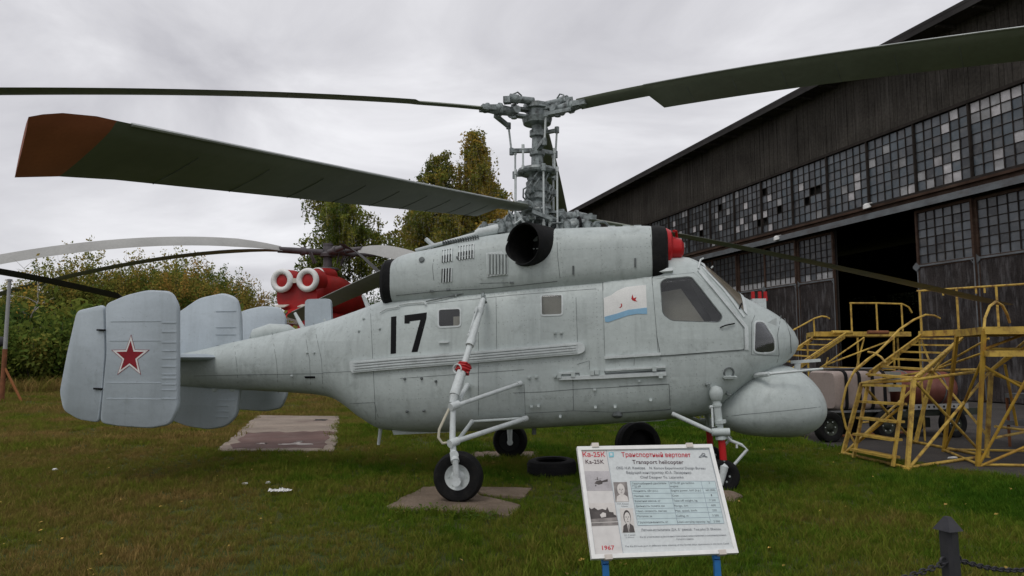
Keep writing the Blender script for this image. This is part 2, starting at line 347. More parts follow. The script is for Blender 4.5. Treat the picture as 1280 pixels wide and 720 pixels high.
# window outlines as traced
cock_win = roundp([Z3(474, 306), Z3(495, 289), Z3(603, 280), Z3(733, 445), Z3(718, 470), Z3(520, 463), Z3(484, 435)], 5)
cab_win = roundp([Z2(604, 492), Z2(705, 487), Z2(705, 568), Z2(604, 573)], 4)
mid_win = roundp([(676, 369), (703, 368), (703, 393.5), (676.5, 394.5)], 3.5)
nose_win = roundp([Z3(862, 462), Z3(900, 465), Z3(945, 535), Z3(947, 588), Z3(905, 597), Z3(858, 590)], 5)
body_me = FUS.mesh().build('fuselage', [GREY, DARKIN, BEIGE], HELI)
def cut(obj, poly, body, depth, mi):
    P = [body.hit(*q) for q in poly]; a = [Vector((q.x, q.y - .25, q.z)) for q in P]
    ymean = sum(q.y for q in P) / len(P)
    n = len(P); mb = MB().add(a + [Vector((q.x, ymean + depth, q.z)) for q in P], [tuple(range(n)), tuple(range(2 * n - 1, n - 1, -1))] + [(i, n + i, n + (i + 1) % n, (i + 1) % n) for i in range(n)])
    c = mb.build('cutter', [GREY, DARKIN, BEIGE], None, smooth=False)
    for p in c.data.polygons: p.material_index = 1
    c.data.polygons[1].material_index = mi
    md = obj.modifiers.new('b', 'BOOLEAN'); md.operation = 'DIFFERENCE'; md.object = c; md.solver = 'EXACT'; md.material_mode = 'INDEX'
    c.parent = obj.parent; bpy.context.view_layer.update()
    me = bpy.data.meshes.new_from_object(obj.evaluated_get(bpy.context.evaluated_depsgraph_get()))
    obj.modifiers.clear(); obj.data = me; bpy.data.objects.remove(c)
for w, d, mi in ((cock_win, .42, 1), (cab_win, .1, 1), (mid_win, .04, 2), (nose_win, .25, 1)): cut(body_me, w, FUS, d, mi)
body_me.data.name = 'fuselage'; body_me.data.shade_smooth(); body_me.data.set_sharp_from_angle(angle=math.radians(38))
# panes and frames
for nm, w in (('cockpit', cock_win), ('cabin', cab_win), ('mid', mid_win), ('nose', nose_win)):
    p_ = patch('window_pane', w, FUS, GLASS, body_me, .002, 12, thick=0.0)
    ribbon('window_frame', w, FUS, GLIGHT if nm != 'cockpit' else SEAM, body_me, .022, .007, True)
# inside the cockpit door window: pale seat back and curtain, as seen through the pane
s0 = hl(*Z3(480, 330), -.52)
MB().prism([hl(*Z3(a, b), -.50) for a, b in ((476, 345), (560, 330), (660, 470), (640, 478), (520, 470), (482, 440))], (0, .08, 0)).build('seat_back', BEIGE, body_me)
MB().prism([hl(*Z3(a, b), -.62) for a, b in ((585, 283), (602, 283), (722, 440), (712, 462), (690, 462))], (0, .05, 0)).build('door_brace', DARKIN, body_me)
MB().prism([hl(*Z2(a, b), -.71) for a, b in ((672, 525), (702, 523), (702, 566), (672, 568))], (0, .03, 0)).build('window_blind', BEIGE, body_me)
# doors
door1 = patch('cockpit_door', roundp([Z3(443, 285), Z3(612, 266), Z3(655, 305), Z3(812, 492), Z3(817, 578), Z3(478, 604), Z3(462, 520)], 3), FUS, GREY, HELI, .012, 10, [cock_win])
ribbon('door_seam', [Z3(443, 285), Z3(612, 266), Z3(655, 305), Z3(812, 492), Z3(817, 580), Z3(478, 606), Z3(462, 520)], FUS, SEAM, door1, .014, .007, True)
MB().path([FUS.hit(*Z3(718, 490), .02), FUS.hit(*Z3(735, 482), .045), FUS.hit(*Z3(775, 474), .03)], .009, 6).build('door_handle', BLACK, door1)
door2 = patch('sliding_door', [Z3(240, 296), Z3(441, 284), Z3(466, 596), Z3(250, 612)], FUS, GREY, HELI, .012, 14)
ribbon('door_seam', [Z3(240, 296), Z3(441, 284), Z3(466, 598), Z3(250, 614)], FUS, SEAM, door2, .008, .006, True)
ribbon('door_sill', [Z3(248, 612), Z3(478, 597)], FUS, GLIGHT, door2, .035, .04)
ribbon('door_rail', [Z3(224, 293), Z3(360, 276), Z3(525, 258)], FUS, GLIGHT, HELI, .05, .05)
ribbon('door_rail_dark_strip', [Z3(224, 299), Z3(440, 276)], FUS, SEAM, HELI, .014, .03)  # dark ribbon laid just below the rail
# windscreen panes on the sloped front
def wscreen(name, xs, fo, fi, off, mat, ns=12):
    rs = []
    for x in xs:
        zt, zb, w, nu, nl, fr = FUS.at(x); zm = zb + (zt - zb) * fr; row = []
        for k in range(ns + 1):
            q = fi(x) + (fo(x) - fi(x)) * k / ns; p = Vector((x, -q * w, zm + (zt - zm) * (1 - q ** nu) ** (1 / nu))); row.append(p + FUS.normal(p) * off)
        rs.append(row)
    n = len(rs[0]); mb = MB(); V = [q for r in rs for q in r]; V2 = [q - Vector((.02, 0, .02)) for q in V]; m = len(V); Fc = []
    for i in range(len(rs) - 1):
        for k in range(n - 1): Fc += [(i * n + k, i * n + k + 1, (i + 1) * n + k + 1, (i + 1) * n + k)]
    mb.add(V, Fc); return mb.build(name, mat, HELI, fixn=False)
sout = lambda x: float(np.interp(x, [2.9, 2.93, 2.98, 3.18, 3.3, 3.42, 3.5], [.55, .59, .64, .72, .79, .87, .9]))
WSG = paint('windscreen_glass_dusty', (.150, .130, .098), rough=.16, spec=.35, var=.25, scale=3, coat=0.0)
wscreen('windscreen', np.linspace(2.95, 3.41, 16), lambda x: sout(x) - .01, lambda x: .05, .008, WSG)
wscreen('windscreen_top_frame', np.linspace(2.90, 2.955, 4), sout, lambda x: .0, .014, GLIGHT); wscreen('windscreen_sill', np.linspace(3.405, 3.45, 4), sout, lambda x: .0, .014, GLIGHT)
wscreen('windscreen_post', np.linspace(2.93, 3.43, 12), lambda x: .06, lambda x: .0, .016, GLIGHT, 2)
ribbon('windscreen_frame', [Z3(648, 243), Z3(735, 337), Z3(818, 446)], FUS, GLIGHT, HELI, .035, .014)
ribbon('windscreen_wiper', [Z3(795, 415), Z3(806, 392)], FUS, BLACK, HELI, .012, .025)
ribbon('pillar', [Z3(632, 258), Z3(720, 362), Z3(826, 490), Z3(828, 580)], FUS, GLIGHT, HELI, .05, .018)
MB().path([FUS.hit(*Z3(630, 250), .01), FUS.hit(*Z3(634, 222), .04), FUS.hit(*Z3(652, 206), .05)], .012, 6).build('mirror_arm', GLIGHT, HELI)
MB().path([FUS.hit(*Z3(684, 246), .01), FUS.hit(*Z3(692, 238), .05)], .012, 6).build('temperature_probe', GLIGHT, HELI)
# far side windscreen and windows, mirrored across the centreline
for o in [q for q in HELI.children if q.name.startswith('windscreen')] + [q for q in body_me.children if q.name.startswith('window_')]:
    me = o.data.copy()
    for v in me.vertices: v.co.y = -v.co.y
    me.flip_normals(); c = bpy.data.objects.new(o.name.split('.')[0], me); COL.objects.link(c); c.parent = o.parent
# nose seams, cap
for pl in ([Z3(985, 452), Z3(1008, 520), Z3(1012, 590), Z3(998, 632)], [Z3(970, 440), Z3(955, 520), Z3(962, 600), Z3(945, 660)], [Z3(862, 440), Z3(850, 470), Z3(848, 600), Z3(960, 605)]):
    ribbon('panel_seam', pl, FUS, SEAM, body_me, .006, .003)
# number 17, ensign
patch('number_one', [Z2(392, 526), Z2(416, 523), Z2(414, 690), Z2(390, 693)], FUS, BLACK, body_me, .003, 9)
patch('number_seven', [Z2(453, 519), Z2(553, 506), Z2(551, 534), Z2(511, 683), Z2(484, 685), Z2(524, 540), Z2(476, 546), Z2(475, 556), Z2(452, 556)], FUS, BLACK, body_me, .003, 9)
fl = [Z3(245, 370), Z3(275, 358), Z3(300, 340), Z3(335, 326), Z3(375, 321), Z3(417, 317), Z3(421, 410), Z3(380, 418), Z3(345, 424), Z3(300, 440), Z3(247, 456)]
ens = patch('naval_ensign', fl, FUS, WHITE, door2, .0155, 8)
LBLUE = paint('ensign_blue', (.22, .40, .56), rough=.5)
patch('blue_stripe', [Z3(247, 446), Z3(300, 432), Z3(345, 417), Z3(380, 413), Z3(421, 408), Z3(422, 434), Z3(380, 434), Z3(345, 440), Z3(300, 455), Z3(262, 468), Z3(251, 466)], FUS, LBLUE, ens if False else door2, .0175, 8)
patch('red_star_mark', [Z3(357, 372), Z3(362, 355), Z3(367, 371), Z3(378, 366), Z3(374, 377), Z3(382, 384), Z3(370, 382), Z3(362, 379)], FUS, RED, door2, .0185, 8)
patch('sickle_mark', [Z3(307, 408), Z3(314, 409), Z3(320, 402), Z3(319, 393), Z3(314, 392), Z3(316, 400), Z3(313, 405)], FUS, RED, door2, .0185, 8)
# panel seams over the flank and boom
for pl in ([(392, 404), (402, 450), (404, 492)], [(463, 386), (466, 450), (470, 530)], [(598, 415), (598, 520)], [(655, 480), (657, 522)], [(716, 474), (717, 512)],
           [(500, 473), (655, 462)], [(404, 466), (445, 464)], [Z8(5, 410), Z8(180, 404), Z8(350, 390), Z8(610, 376), Z8(883, 362), Z8(890, 500)], [Z8(70, 525), Z8(350, 510), Z8(610, 520), Z8(890, 502)],
           [Z5(45, 205), Z5(250, 196), Z5(255, 302), Z5(50, 316)], [(340, 415), (346, 455), (348, 491)], [(292, 426), (296, 455), (298, 487)], [(380, 409), (387, 450), (389, 495)],
           [(430, 505), (468, 503), (475, 530)], [(720, 372), (722, 432)], [(620, 372), (621, 440)], [(535, 380), (640, 369), (745, 361)], [(243, 470), (330, 468), (404, 467)], [Z3(135, 640), Z3(185, 625), Z3(186, 660)], [Z3(318, 618), Z3(370, 614), Z3(368, 645)]):
    ribbon('panel_seam', pl, FUS, SEAM, body_me, .005, .002)
# long ribbed stiffener on the flank
st_poly = roundp([(438, 451), (500, 446), (600, 438.5), (725, 427.5), (731, 431), (731.5, 439), (725, 442.5), (600, 453), (500, 461), (441, 466)], 4)
stf = patch('side_stiffener', st_poly, FUS, GLIGHT, HELI, .045, 10)
for k in range(4):
    f_ = .12 + .25 * k
    ribbon('rib', [(444, 452 + 13 * f_), (500, 447 + 13 * f_), (600, 439.3 + 13 * f_), (722, 429 + 12.6 * f_)], FUS, GLIGHT if k != 3 else GREY, stf, .018, .053)
for k in range(3):
    f_ = .25 + .25 * k
    ribbon('groove', [(446, 452 + 13 * f_), (500, 447 + 13 * f_), (600, 439.3 + 13 * f_), (720, 429 + 12.6 * f_)], FUS, SEAM, stf, .005, .047)
# cargo rail with brackets under the doors
rl = ribbon('cargo_rail', [Z8(265, 327), Z8(520, 318), Z8(865, 300)], FUS, GLIGHT, HELI, .045, .05)
for pl in ([Z8(265, 300), Z8(345, 297)], [Z8(525, 283), Z8(790, 268), Z8(862, 263)]): ribbon('upper_bar', pl, FUS, GLIGHT, rl, .022, .04)
for q in ((345, 306), (800, 275), (452, 296), (478, 293), (835, 312), (268, 312)): MB().box(FUS.hit(*Z8(*q), .03), (.05, .06, .06)).build('bracket', GREY, rl)
for pl in ([Z8(330, 302), Z8(378, 300), Z8(378, 316)], [Z8(522, 288), Z8(526, 302), Z8(862, 284)]): ribbon('slot', pl, FUS, SEAM, rl, .018, .006)
# fittings, bolts, small scoops, belly lamp
for q in ((97, 325), (137, 320), (112, 487), (150, 484), (465, 392), (470, 490), (243, 318), (580, 487), (272, 540), (780, 450), (243, 73), (278, 72), (715, 343)):
    p = FUS.hit(*Z8(*q)); MB().box(p, (.035, .05, .03)).tube(p, p + FUS.normal(p) * .04, .012, n=6).build('fitting', GREY, body_me)
for q in ((506, 473.5), (527, 473), (545, 476.5), (509, 514), (530, 513), (475, 411), (384, 441), (393, 441), (449, 414), (455, 399), (406, 401), (365, 470)):
    p = FUS.hit(*q); MB().tube(p, p + FUS.normal(p) * .03, .02, .013, 8).build('fitting', SEAM if q[1] > 470 else GREY, body_me)
p = FUS.hit(*Z5(494, 150)); MB().lathe([(.075, -.03), (.075, .012), (.06, .016), (.05, -.02), (.0, -.02)], p, FUS.normal(p), 18).build('scoop_recess', SEAM, body_me); ribbon('scoop_shelf', [Z5(470, 166), Z5(520, 166)], FUS, GREY, body_me, .03, .05)  # recessed scoop: dark colour stands in for the shade inside it
p = FUS.hit(*Z5(38, 325)); MB().lathe([(.07, -.05), (.065, .015), (.04, .03), (.0, .035)], p, (0, -.3, -1), 16).build('belly_lamp', SEAM, body_me)
ribbon('vent_slot', [Z2(608, 641), Z2(652, 640)], FUS, GLIGHT, body_me, .02, .025)
ribbon('vent_slot', [Z3(0, 505), Z3(1, 506)], FUS, GLIGHT, body_me, .01, .004)
ribbon('step_slot', [(381, 471.5), (394, 471.5)], FUS, BLACK, body_me, .03, .004)
# hand rails / pipe along the shoulder
for pl in ([Z2(345, 512), Z2(375, 495), Z2(425, 487)], [Z2(428, 488), Z2(432, 478), Z2(480, 470), Z2(545, 466), Z2(552, 476)], [Z2(685, 438), Z2(690, 428), Z2(740, 418), Z2(790, 414), Z2(797, 422)],
           [Z2(972, 404), Z2(980, 393), Z2(1020, 389), Z2(1058, 388), Z2(1062, 396)], [Z2(552, 462), Z2(700, 432), Z2(850, 402), Z2(930, 386), Z2(1140, 374)]):
    wire('hand_rail', pl, FUS, GLIGHT if pl[0] != Z2(552, 462) else SEAM, HELI, .009, .028)
# antennas
for a, b, y in ((Z2(548, 175), Z2(585, 208), -.1), ): MB().tube(hl(*a, y), hl(*b, y), .03, .035, 8).build('blade_antenna', GLIGHT, HELI)
for a, b, y in (((453.5, 369), (461, 381), 0), ((368.5, 391), (381, 410), .1)): MB().tube(hl(*a, y), hl(*b, y) - Vector((0, 0, .05)), .022, .04, 8).build('blade_antenna', GLIGHT, HELI)
mb = MB(); P = [hl(x, y, .30) for x, y in roundp([(381, 374), (413, 373), (415, 414), (381, 414)], 6)]
mb.prism(P, (0, .06, 0)).build('upright_plate', FING, HELI)
MB().tube(hl(477, 527, -.1), hl(473, 556, -.1), .032, .022, 8).build('belly_antenna', GLIGHT, HELI)
MB().prism([hl(487, 529, -.28), hl(492, 543.5, -.28), hl(560, 540.5, -.28), hl(700, 533, -.28), hl(830, 526, -.28), hl(850, 515, -.28)], (0, .56, 0)).build('belly_keel', GREY, HELI)
MB().tube(hl(667.5, 530, -.1), hl(667.5, 543, -.1), .03, .03, 8).build('drain_stub', SEAM, HELI)
# pitot booms at the nose
MB().tube(FUS.hit(*Z5(600, 162)), FUS.hit(*Z5(600, 162)) + (hl(*Z5(660, 155), -.62) - FUS.hit(*Z5(600, 162))), .035, .028, 8).tube(hl(*Z5(660, 155), -.62), hl(*Z5(880, 134), -.66), .018, .014, 8).build('pitot_boom', GLIGHT, HELI)
MB().beam(hl(*Z5(748, 107), .2), hl(*Z5(868, 99), .2), .05, .04).prism([hl(*Z5(768, 105), .18), hl(*Z5(790, 104), .18), hl(*Z5(785, 150), .18), hl(*Z5(760, 150), .18)], (0, .05, 0)).build('nose_probe', GLIGHT, HELI)
MB().box(hl(948, 381, .25), (.18, .16, .16)).build('nose_aerial_box', GLIGHT, HELI)
for k, x in enumerate((941.5, 950, 957)): MB().tube(hl(x, 376, .3), hl(x - .5, 364.5, .3), .028, .024, 8).build('red_cap', RED, HELI)
MB().prism([FUS.hit(*Z3(915, 468)), FUS.hit(*Z3(950, 482)), FUS.hit(*Z3(940, 458), .06)], (0, .03, 0)).build('nose_vane', GLIGHT, HELI)
# chin radome: squat, drooping bulb
RAD = Body([(3.02, .99, .90, .10, 2.2, 2.2, .5), (3.10, 1.10, .80, .30, 2.2, 2.3, .46), (3.26, 1.24, .70, .47, 2.2, 2.3, .44), (3.5, 1.42, .635, .58, 2.2, 2.3, .42), (3.8, 1.56, .615, .62, 2.1, 2.3, .4),
            (4.02, 1.54, .62, .61, 2.1, 2.3, .4), (4.2, 1.455, .655, .55, 2.1, 2.2, .42), (4.34, 1.32, .73, .45, 2.1, 2.1, .44), (4.43, 1.17, .84, .30, 2.0, 2.0, .46), (4.475, 1.03, .97, .09, 2.0, 2.0, .5)])
rad = RAD.mesh(60, 44).build('chin_radome', GREY, HELI)
ribbon('radome_seam', [Z5(485, 330), Z5(545, 322), Z5(720, 306), Z5(870, 290)], RAD, SEAM, rad, .005, .002)

# rivet rows along the frames and stringers, too small to pick apart
rv = MB()
def rivets(body, pts, gap=5.5):
    for q in densify(pts, gap, False):
        p = body.hit(*q); n = body.normal(p); u, w, _ = frame(n); R = .0062
        rv.add([p + u * R, p + w * R, p - u * R, p - w * R, p + n * .005], [(0, 1, 4), (1, 2, 4), (2, 3, 4), (3, 0, 4)])
for x0, y0, x1, y1 in ((404, 405, 410, 490), (432, 398, 440, 448), (466, 388, 468, 448), (486, 470, 488, 520), (522, 470, 524, 515), (566, 455, 567, 470), (598, 455, 599, 510), (640, 452, 641, 475), (655, 360, 656, 430), (716, 372, 718, 425), (716, 448, 717, 510), (745, 362, 748, 440), (784, 480, 785, 508), (838, 455, 839, 500), (870, 450, 872, 495), (900, 445, 905, 475), (318, 424, 322, 486), (268, 432, 272, 484), (362, 414, 368, 490)): rivets(FUS, [(x0, y0), (x1, y1)])
for pl in ([(405, 470), (470, 466), (560, 461), (655, 455)], [(660, 455), (750, 447)], [(480, 500), (560, 497), (655, 491)], [(660, 500), (760, 493), (840, 486), (895, 478)], [(500, 412), (545, 408)], [(600, 405), (675, 399)], [(705, 400), (752, 396)], [(240, 460), (330, 455), (400, 450)], [(530, 376), (640, 366), (745, 357)], [(835, 452), (930, 444)]): rivets(FUS, pl)
for pl in ([(520, 330), (522, 362)], [(546, 314), (548, 358)], [(600, 306), (602, 355)], [(700, 298), (704, 346)], [(750, 296), (754, 342)], [(808, 292), (810, 334)], [(500, 366), (610, 356)], [(690, 348), (812, 332)], [(700, 312), (812, 308)]): rivets(NAC, pl)
tag(rv.build('rivet_rows', paint('rivet_grey', (.27, .30, .30), .5), HELI, smooth=False, fixn=False), kind='stuff')
# ---- engine nacelle
nac = NAC.mesh(70, 56).build('engine_nacelle', GREY, HELI)
ra = MB(); ra.rings([[Vector((x, q.y * k, (q.z - 2.68) * k + 2.68)) for q in NAC.ring(-1.30)] for x, k in ((-1.26, 1.035), (-1.37, 1.05), (-1.42, .98), (-1.38, .86), (-1.25, .8))]).build('rear_collar', RUB, nac)
fr_ = MB(); fr_.rings([[Vector((x, q.y * k, (q.z - 2.98) * k + 2.98)) for q in NAC.ring(2.30)] for x, k in ((2.27, 1.015), (2.36, 1.03), (2.45, .99), (2.475, .90), (2.44, .8))]).build('front_collar', RUB, nac)
for s in (-1, 1):
    c = MB().lathe([(.27, -.1), (.27, .10), (.24, .16), (.16, .19), (.15, .24), (.13, .30), (.07, .335), (.0, .34)], (2.36, s * .36, 3.10), (1, 0, -.05), 24).build('intake_cover', RED, nac)
    MB().path([Vector((2.62, s * .36 + .1, 3.22)), Vector((2.60, s * .36 - .02, 3.32)), Vector((2.56, s * .36 - .16, 3.30))], .018, 6).build('strap', RED, c)
ribbon('nacelle_seam', [Z2(415, 430), Z2(600, 410), Z2(840, 398), Z2(1140, 366)], NAC, SEAM, nac, .008, .003)
for pl in ([(696, 290), (697, 320), (700, 348)], [(812, 286), (815, 310), (816, 334)], [Z2(590, 240), Z2(578, 300), Z2(584, 360)], [Z2(790, 375), Z2(920, 372)]): ribbon('panel_seam', pl, NAC, SEAM, nac, .006, .002)
def louvre(x0, x1, y0, y1, n, sk=0.0):
    for k in range(n):
        x = x0 + (x1 - x0) * (k + .5) / n; dy = -sk * (x - x0)
        ribbon('louvre_slot', [Z2(x, y0 + dy), Z2(x - 2, y1 + dy)], NAC, BLACK, nac, .024, .0025)
        ribbon('louvre', [Z2(x + 5, y0 + dy), Z2(x + 3, y1 + dy)], NAC, GLIGHT, nac, .016, .02)
louvre(620, 668, 228, 284, 4, .2); louvre(692, 766, 210, 272, 6, .15); louvre(618, 666, 310, 372, 4, .1)
fv = patch('vent_panel', [Z2(820, 240), Z2(890, 232), Z2(916, 262), Z2(916, 336), Z2(824, 346)], NAC, GLIGHT, nac, .018, 8)
for k in range(6):
    x = 832 + k * 14.5; ribbon('louvre', [Z2(x, 244), Z2(x, 336)], NAC, GREY, fv, .02, .036); ribbon('louvre_slot', [Z2(x + 7, 246), Z2(x + 7, 334)], NAC, SEAM, fv, .012, .02)
p = NAC.hit(*Z2(531, 270)); MB().lathe([(.04, -.01), (.04, .02), (.03, .025), (.0, .025)], p, NAC.normal(p), 14).build('filler_cap', SEAM, nac)
for q in (Z3(120, 256), Z3(373, 225)): ribbon('latch', [(q[0], q[1] - 6), (q[0], q[1] + 5)], NAC, SEAM, nac, .025, .012)
for q in ((694, 258), (575, 411), (650, 402), (935, 372)): p = NAC.hit(*Z2(*q)); MB().box(p, (.05, .03, .025)).build('latch', SEAM, nac)
for k in range(15):       # vent comb along the top edge
    x = 628 + k * 11.0; p = NAC.hit(*Z2(x, 199 - k * 1.95 + 6)); MB().box(p + Vector((0, .0, .035)), (.012, .09, .04)).build('top_louvre', SEAM, nac)
# side exhaust: short wide pipe turned back and outward
exd = Vector((-.50, -.86, -.02)).normalized(); exo = hl(667, 307, -.62)
cb = MB().tube(exo - exd * .32, exo + exd * .6, .262, n=40).build('cutter', [GREY, DARKIN], HELI, smooth=False)
for p_ in cb.data.polygons: p_.material_index = 1
nac.data.materials.append(DARKIN); md = nac.modifiers.new('b', 'BOOLEAN'); md.object = cb; md.solver = 'EXACT'; md.material_mode = 'INDEX'
bpy.context.view_layer.update(); me_ = bpy.data.meshes.new_from_object(nac.evaluated_get(bpy.context.evaluated_depsgraph_get())); nac.modifiers.clear(); nac.data = me_; bpy.data.objects.remove(cb)
me_.shade_smooth(); me_.set_sharp_from_angle(angle=math.radians(38))
ex = MB().lathe([(.285, -.30), (.292, .02), (.290, .20), (.275, .235), (.255, .22), (.245, .05), (.235, -.30)], exo, exd, 40, cap=False).build('exhaust_pipe', RUB, nac)
MB().lathe([(.236, -.295), (.12, -.28), (.10, -.2), (.0, -.19)], exo, exd, 32).build('exhaust_cone', DARKIN, ex)
for k in range(6): MB().box(exo + exd * (-.2) + Vector((-.12 + k * .045, 0, -.02)), (.022, .02, .014)).build('sensor_stub', GREY, ex)
MB().lathe([(.285, -.30), (.292, .02), (.290, .20), (.275, .235), (.255, .22), (.245, .05), (.235, -.22), (.0, -.21)], Vector((exo.x, -exo.y, exo.z)), Vector((exd.x, -exd.y, exd.z)), 32).build('exhaust_pipe', RUB, nac)

# ---- tail unit
def fin(name, poly, y, th, mat, parent):
    c = sum((Vector(q) for q in poly), Vector((0, 0))) / len(poly); mb = MB(); rs = []
    for yy, k in ((-.5, .975), (-.36, .992), (0, 1.0), (.36, .992), (.5, .975)):
        rs.append([Vector((c.x + (q[0] - c.x) * k, y + yy * th, c.y + (q[1] - c.y) * k)) for q in poly])
    return mb.rings(rs).build(name, mat, parent, angle=50)
P2 = lambda pts, y: [(hl(a, b, y).x, hl(a, b, y).z) for a, b in pts]
YF = 1.5
fpoly = P2(roundp([(133.5, 380), (160, 368.5), (185, 362.5), (215, 364), (224, 382), (224, 510), (214, 531), (190, 535.5), (150, 533), (127, 529), (135, 440)], 7), -YF)
rpoly = P2(roundp([(131.5, 380.5), (98, 388), (86, 440), (76.5, 490), (81, 513), (100, 524.5), (125, 528.5), (130, 490), (133.5, 440)], 6), -YF)
for s in (-1, 1):
    fo = fin('tail_fin', fpoly, s * YF, .085, FING, HELI); ru = fin('rudder', rpoly, s * YF, .07, FING, fo)
    for px, py in ((131, 413), (127, 486)):
        q = hl(px, py, -YF); MB().tube((q.x - .07, s * (YF + .055), q.z + .005), (q.x + .05, s * (YF + .055), q.z), .014, n=6).build('hinge_link', BLACK, fo)
    for yy, a, b in ((402, 141, 205), (426, 140, 204), (478, 136, 204), (498, 136, 204)):
        A, B = hl(a, yy, -YF), hl(b, yy, -YF); MB().box(((A.x + B.x) / 2, s * (YF + .043), A.z), (B.x - A.x, .008, .012)).build('seam_rib', FING, fo)
    for yy in (403.5, 415, 428, 438.5, 448, 458, 467.5, 472.5, 480, 487, 498):
        A, B = hl(205, yy, -YF), hl(223, yy, -YF); MB().box(((A.x + B.x) / 2, s * (YF + .043), A.z), (B.x - A.x, .014, .014)).build('leading_rib', FING, fo)
    # star
    cc = hl(165.5, 446, -YF); 
    def star(R, k): return [(cc.x + (R if i % 2 == 0 else R * .40) * math.sin(math.pi * i / 5), s * (YF + .0445 + k), cc.z + (R if i % 2 == 0 else R * .40) * math.cos(math.pi * i / 5)) for i in range(10)]
    MB().prism(star(.29, .001), (0, s * .0015, 0)).build('star_outline', DRED, fo, False)
    MB().prism(star(.273, .0025), (0, s * .0015, 0)).build('star_border', WHITE, fo, False)
    MB().prism(star(.208, .004), (0, s * .0015, 0)).build('star', DRED, fo, False)
cpoly = P2(roundp([(225, 390), (250, 372.5), (280, 366), (297, 372), (302, 395), (303, 440), (301, 490), (297, 520), (284, 533), (262, 537), (235, 533), (215, 525), (190, 520), (185, 400)], 7), 0)
cf = fin('centre_fin', cpoly, 0, .09, FING, HELI)
for yy in (389, 409, 418, 431, 500, 507, 514, 521):
    A, B = hl(270, yy, -.045), hl(295 if yy < 505 else 286, yy, -.045); MB().box(((A.x + B.x) / 2, -.047, A.z), (B.x - A.x, .012, .012)).build('leading_rib', FING, cf)
sx0, sx1 = hl(262, 452, -.4).x, hl(262, 452, -.4).x - 1.0
stab = MB(); zs = 1.655
prof = [(sx0, 0), (sx0 - .04, .03), (sx0 - .2, .05), (sx0 - .5, .04), (sx1, .012), (sx1, -.012), (sx0 - .5, -.04), (sx0 - .2, -.05), (sx0 - .04, -.03)]
stab.rings([[Vector((x, y, zs + z)) for x, z in prof] for y in (-YF + .04, 0, YF - .04)]).build('tailplane', FING, HELI)
MB().rings([[Vector((x - .02 - 1.0 - .0, y, zs + z)) for x, z in [(sx0 + .02, .012), (sx0 - .22, 0), (sx0 + .02, -.012)]] for y in (-YF + .1, YF - .1)]).build('elevator', FING, HELI)
MB().lathe([(.0, -.35), (.12, -.25), (.16, 0), (.1, .3), (.0, .42)], (-3.35, .08, 2.0), (1, 0, .15), 16).build('boom_fairing', GREY, HELI)
for px in (270, 292): p = hl(px, 489, 0); MB().lathe([(.07, 0), (.06, -.04), (.0, -.06)], (p.x, 0, 1.19), (0, 0, 1), 12).build('boom_lug', GREY, HELI)

# ---- landing gear
def wheel(name, c, R, w, side, rimmat, tyremat=RUB, parent=HELI, rim=.52):
    c = Vector(c); a = Vector((0, side, 0)); h = w / 2
    prof = [(R * rim * .98, -h * .7), (R * .72, -h), (R * .90, -h * .92), (R * .985, -h * .55), (R, 0), (R * .985, h * .55), (R * .90, h * .92), (R * .72, h), (R * rim * .98, h * .7)]
    wo = MB().lathe(prof, c, a, 40, cap=False).build(name, tyremat, parent)
    MB().lathe([(R * rim, -h * .75), (R * rim * 1.02, -h * .2), (R * rim * 1.02, h * .62), (R * rim * .97, h * .72), (R * rim * .9, h * .60), (R * rim * .55, h * .40), (R * rim * .42, h * .62), (R * rim * .2, h * .8), (.0, h * .8)], c, a, 32).build('rim', rimmat, wo)
    for k in range(6):
        t = k * math.pi / 3; MB().tube(c + Vector((math.cos(t), 0, math.sin(t))) * R * rim * .72 + a * h * .44, c + Vector((math.cos(t), 0, math.sin(t))) * R * rim * .72 + a * h * .56, .014, n=6).build('wheel_bolt', GREY, wo)
    return wo
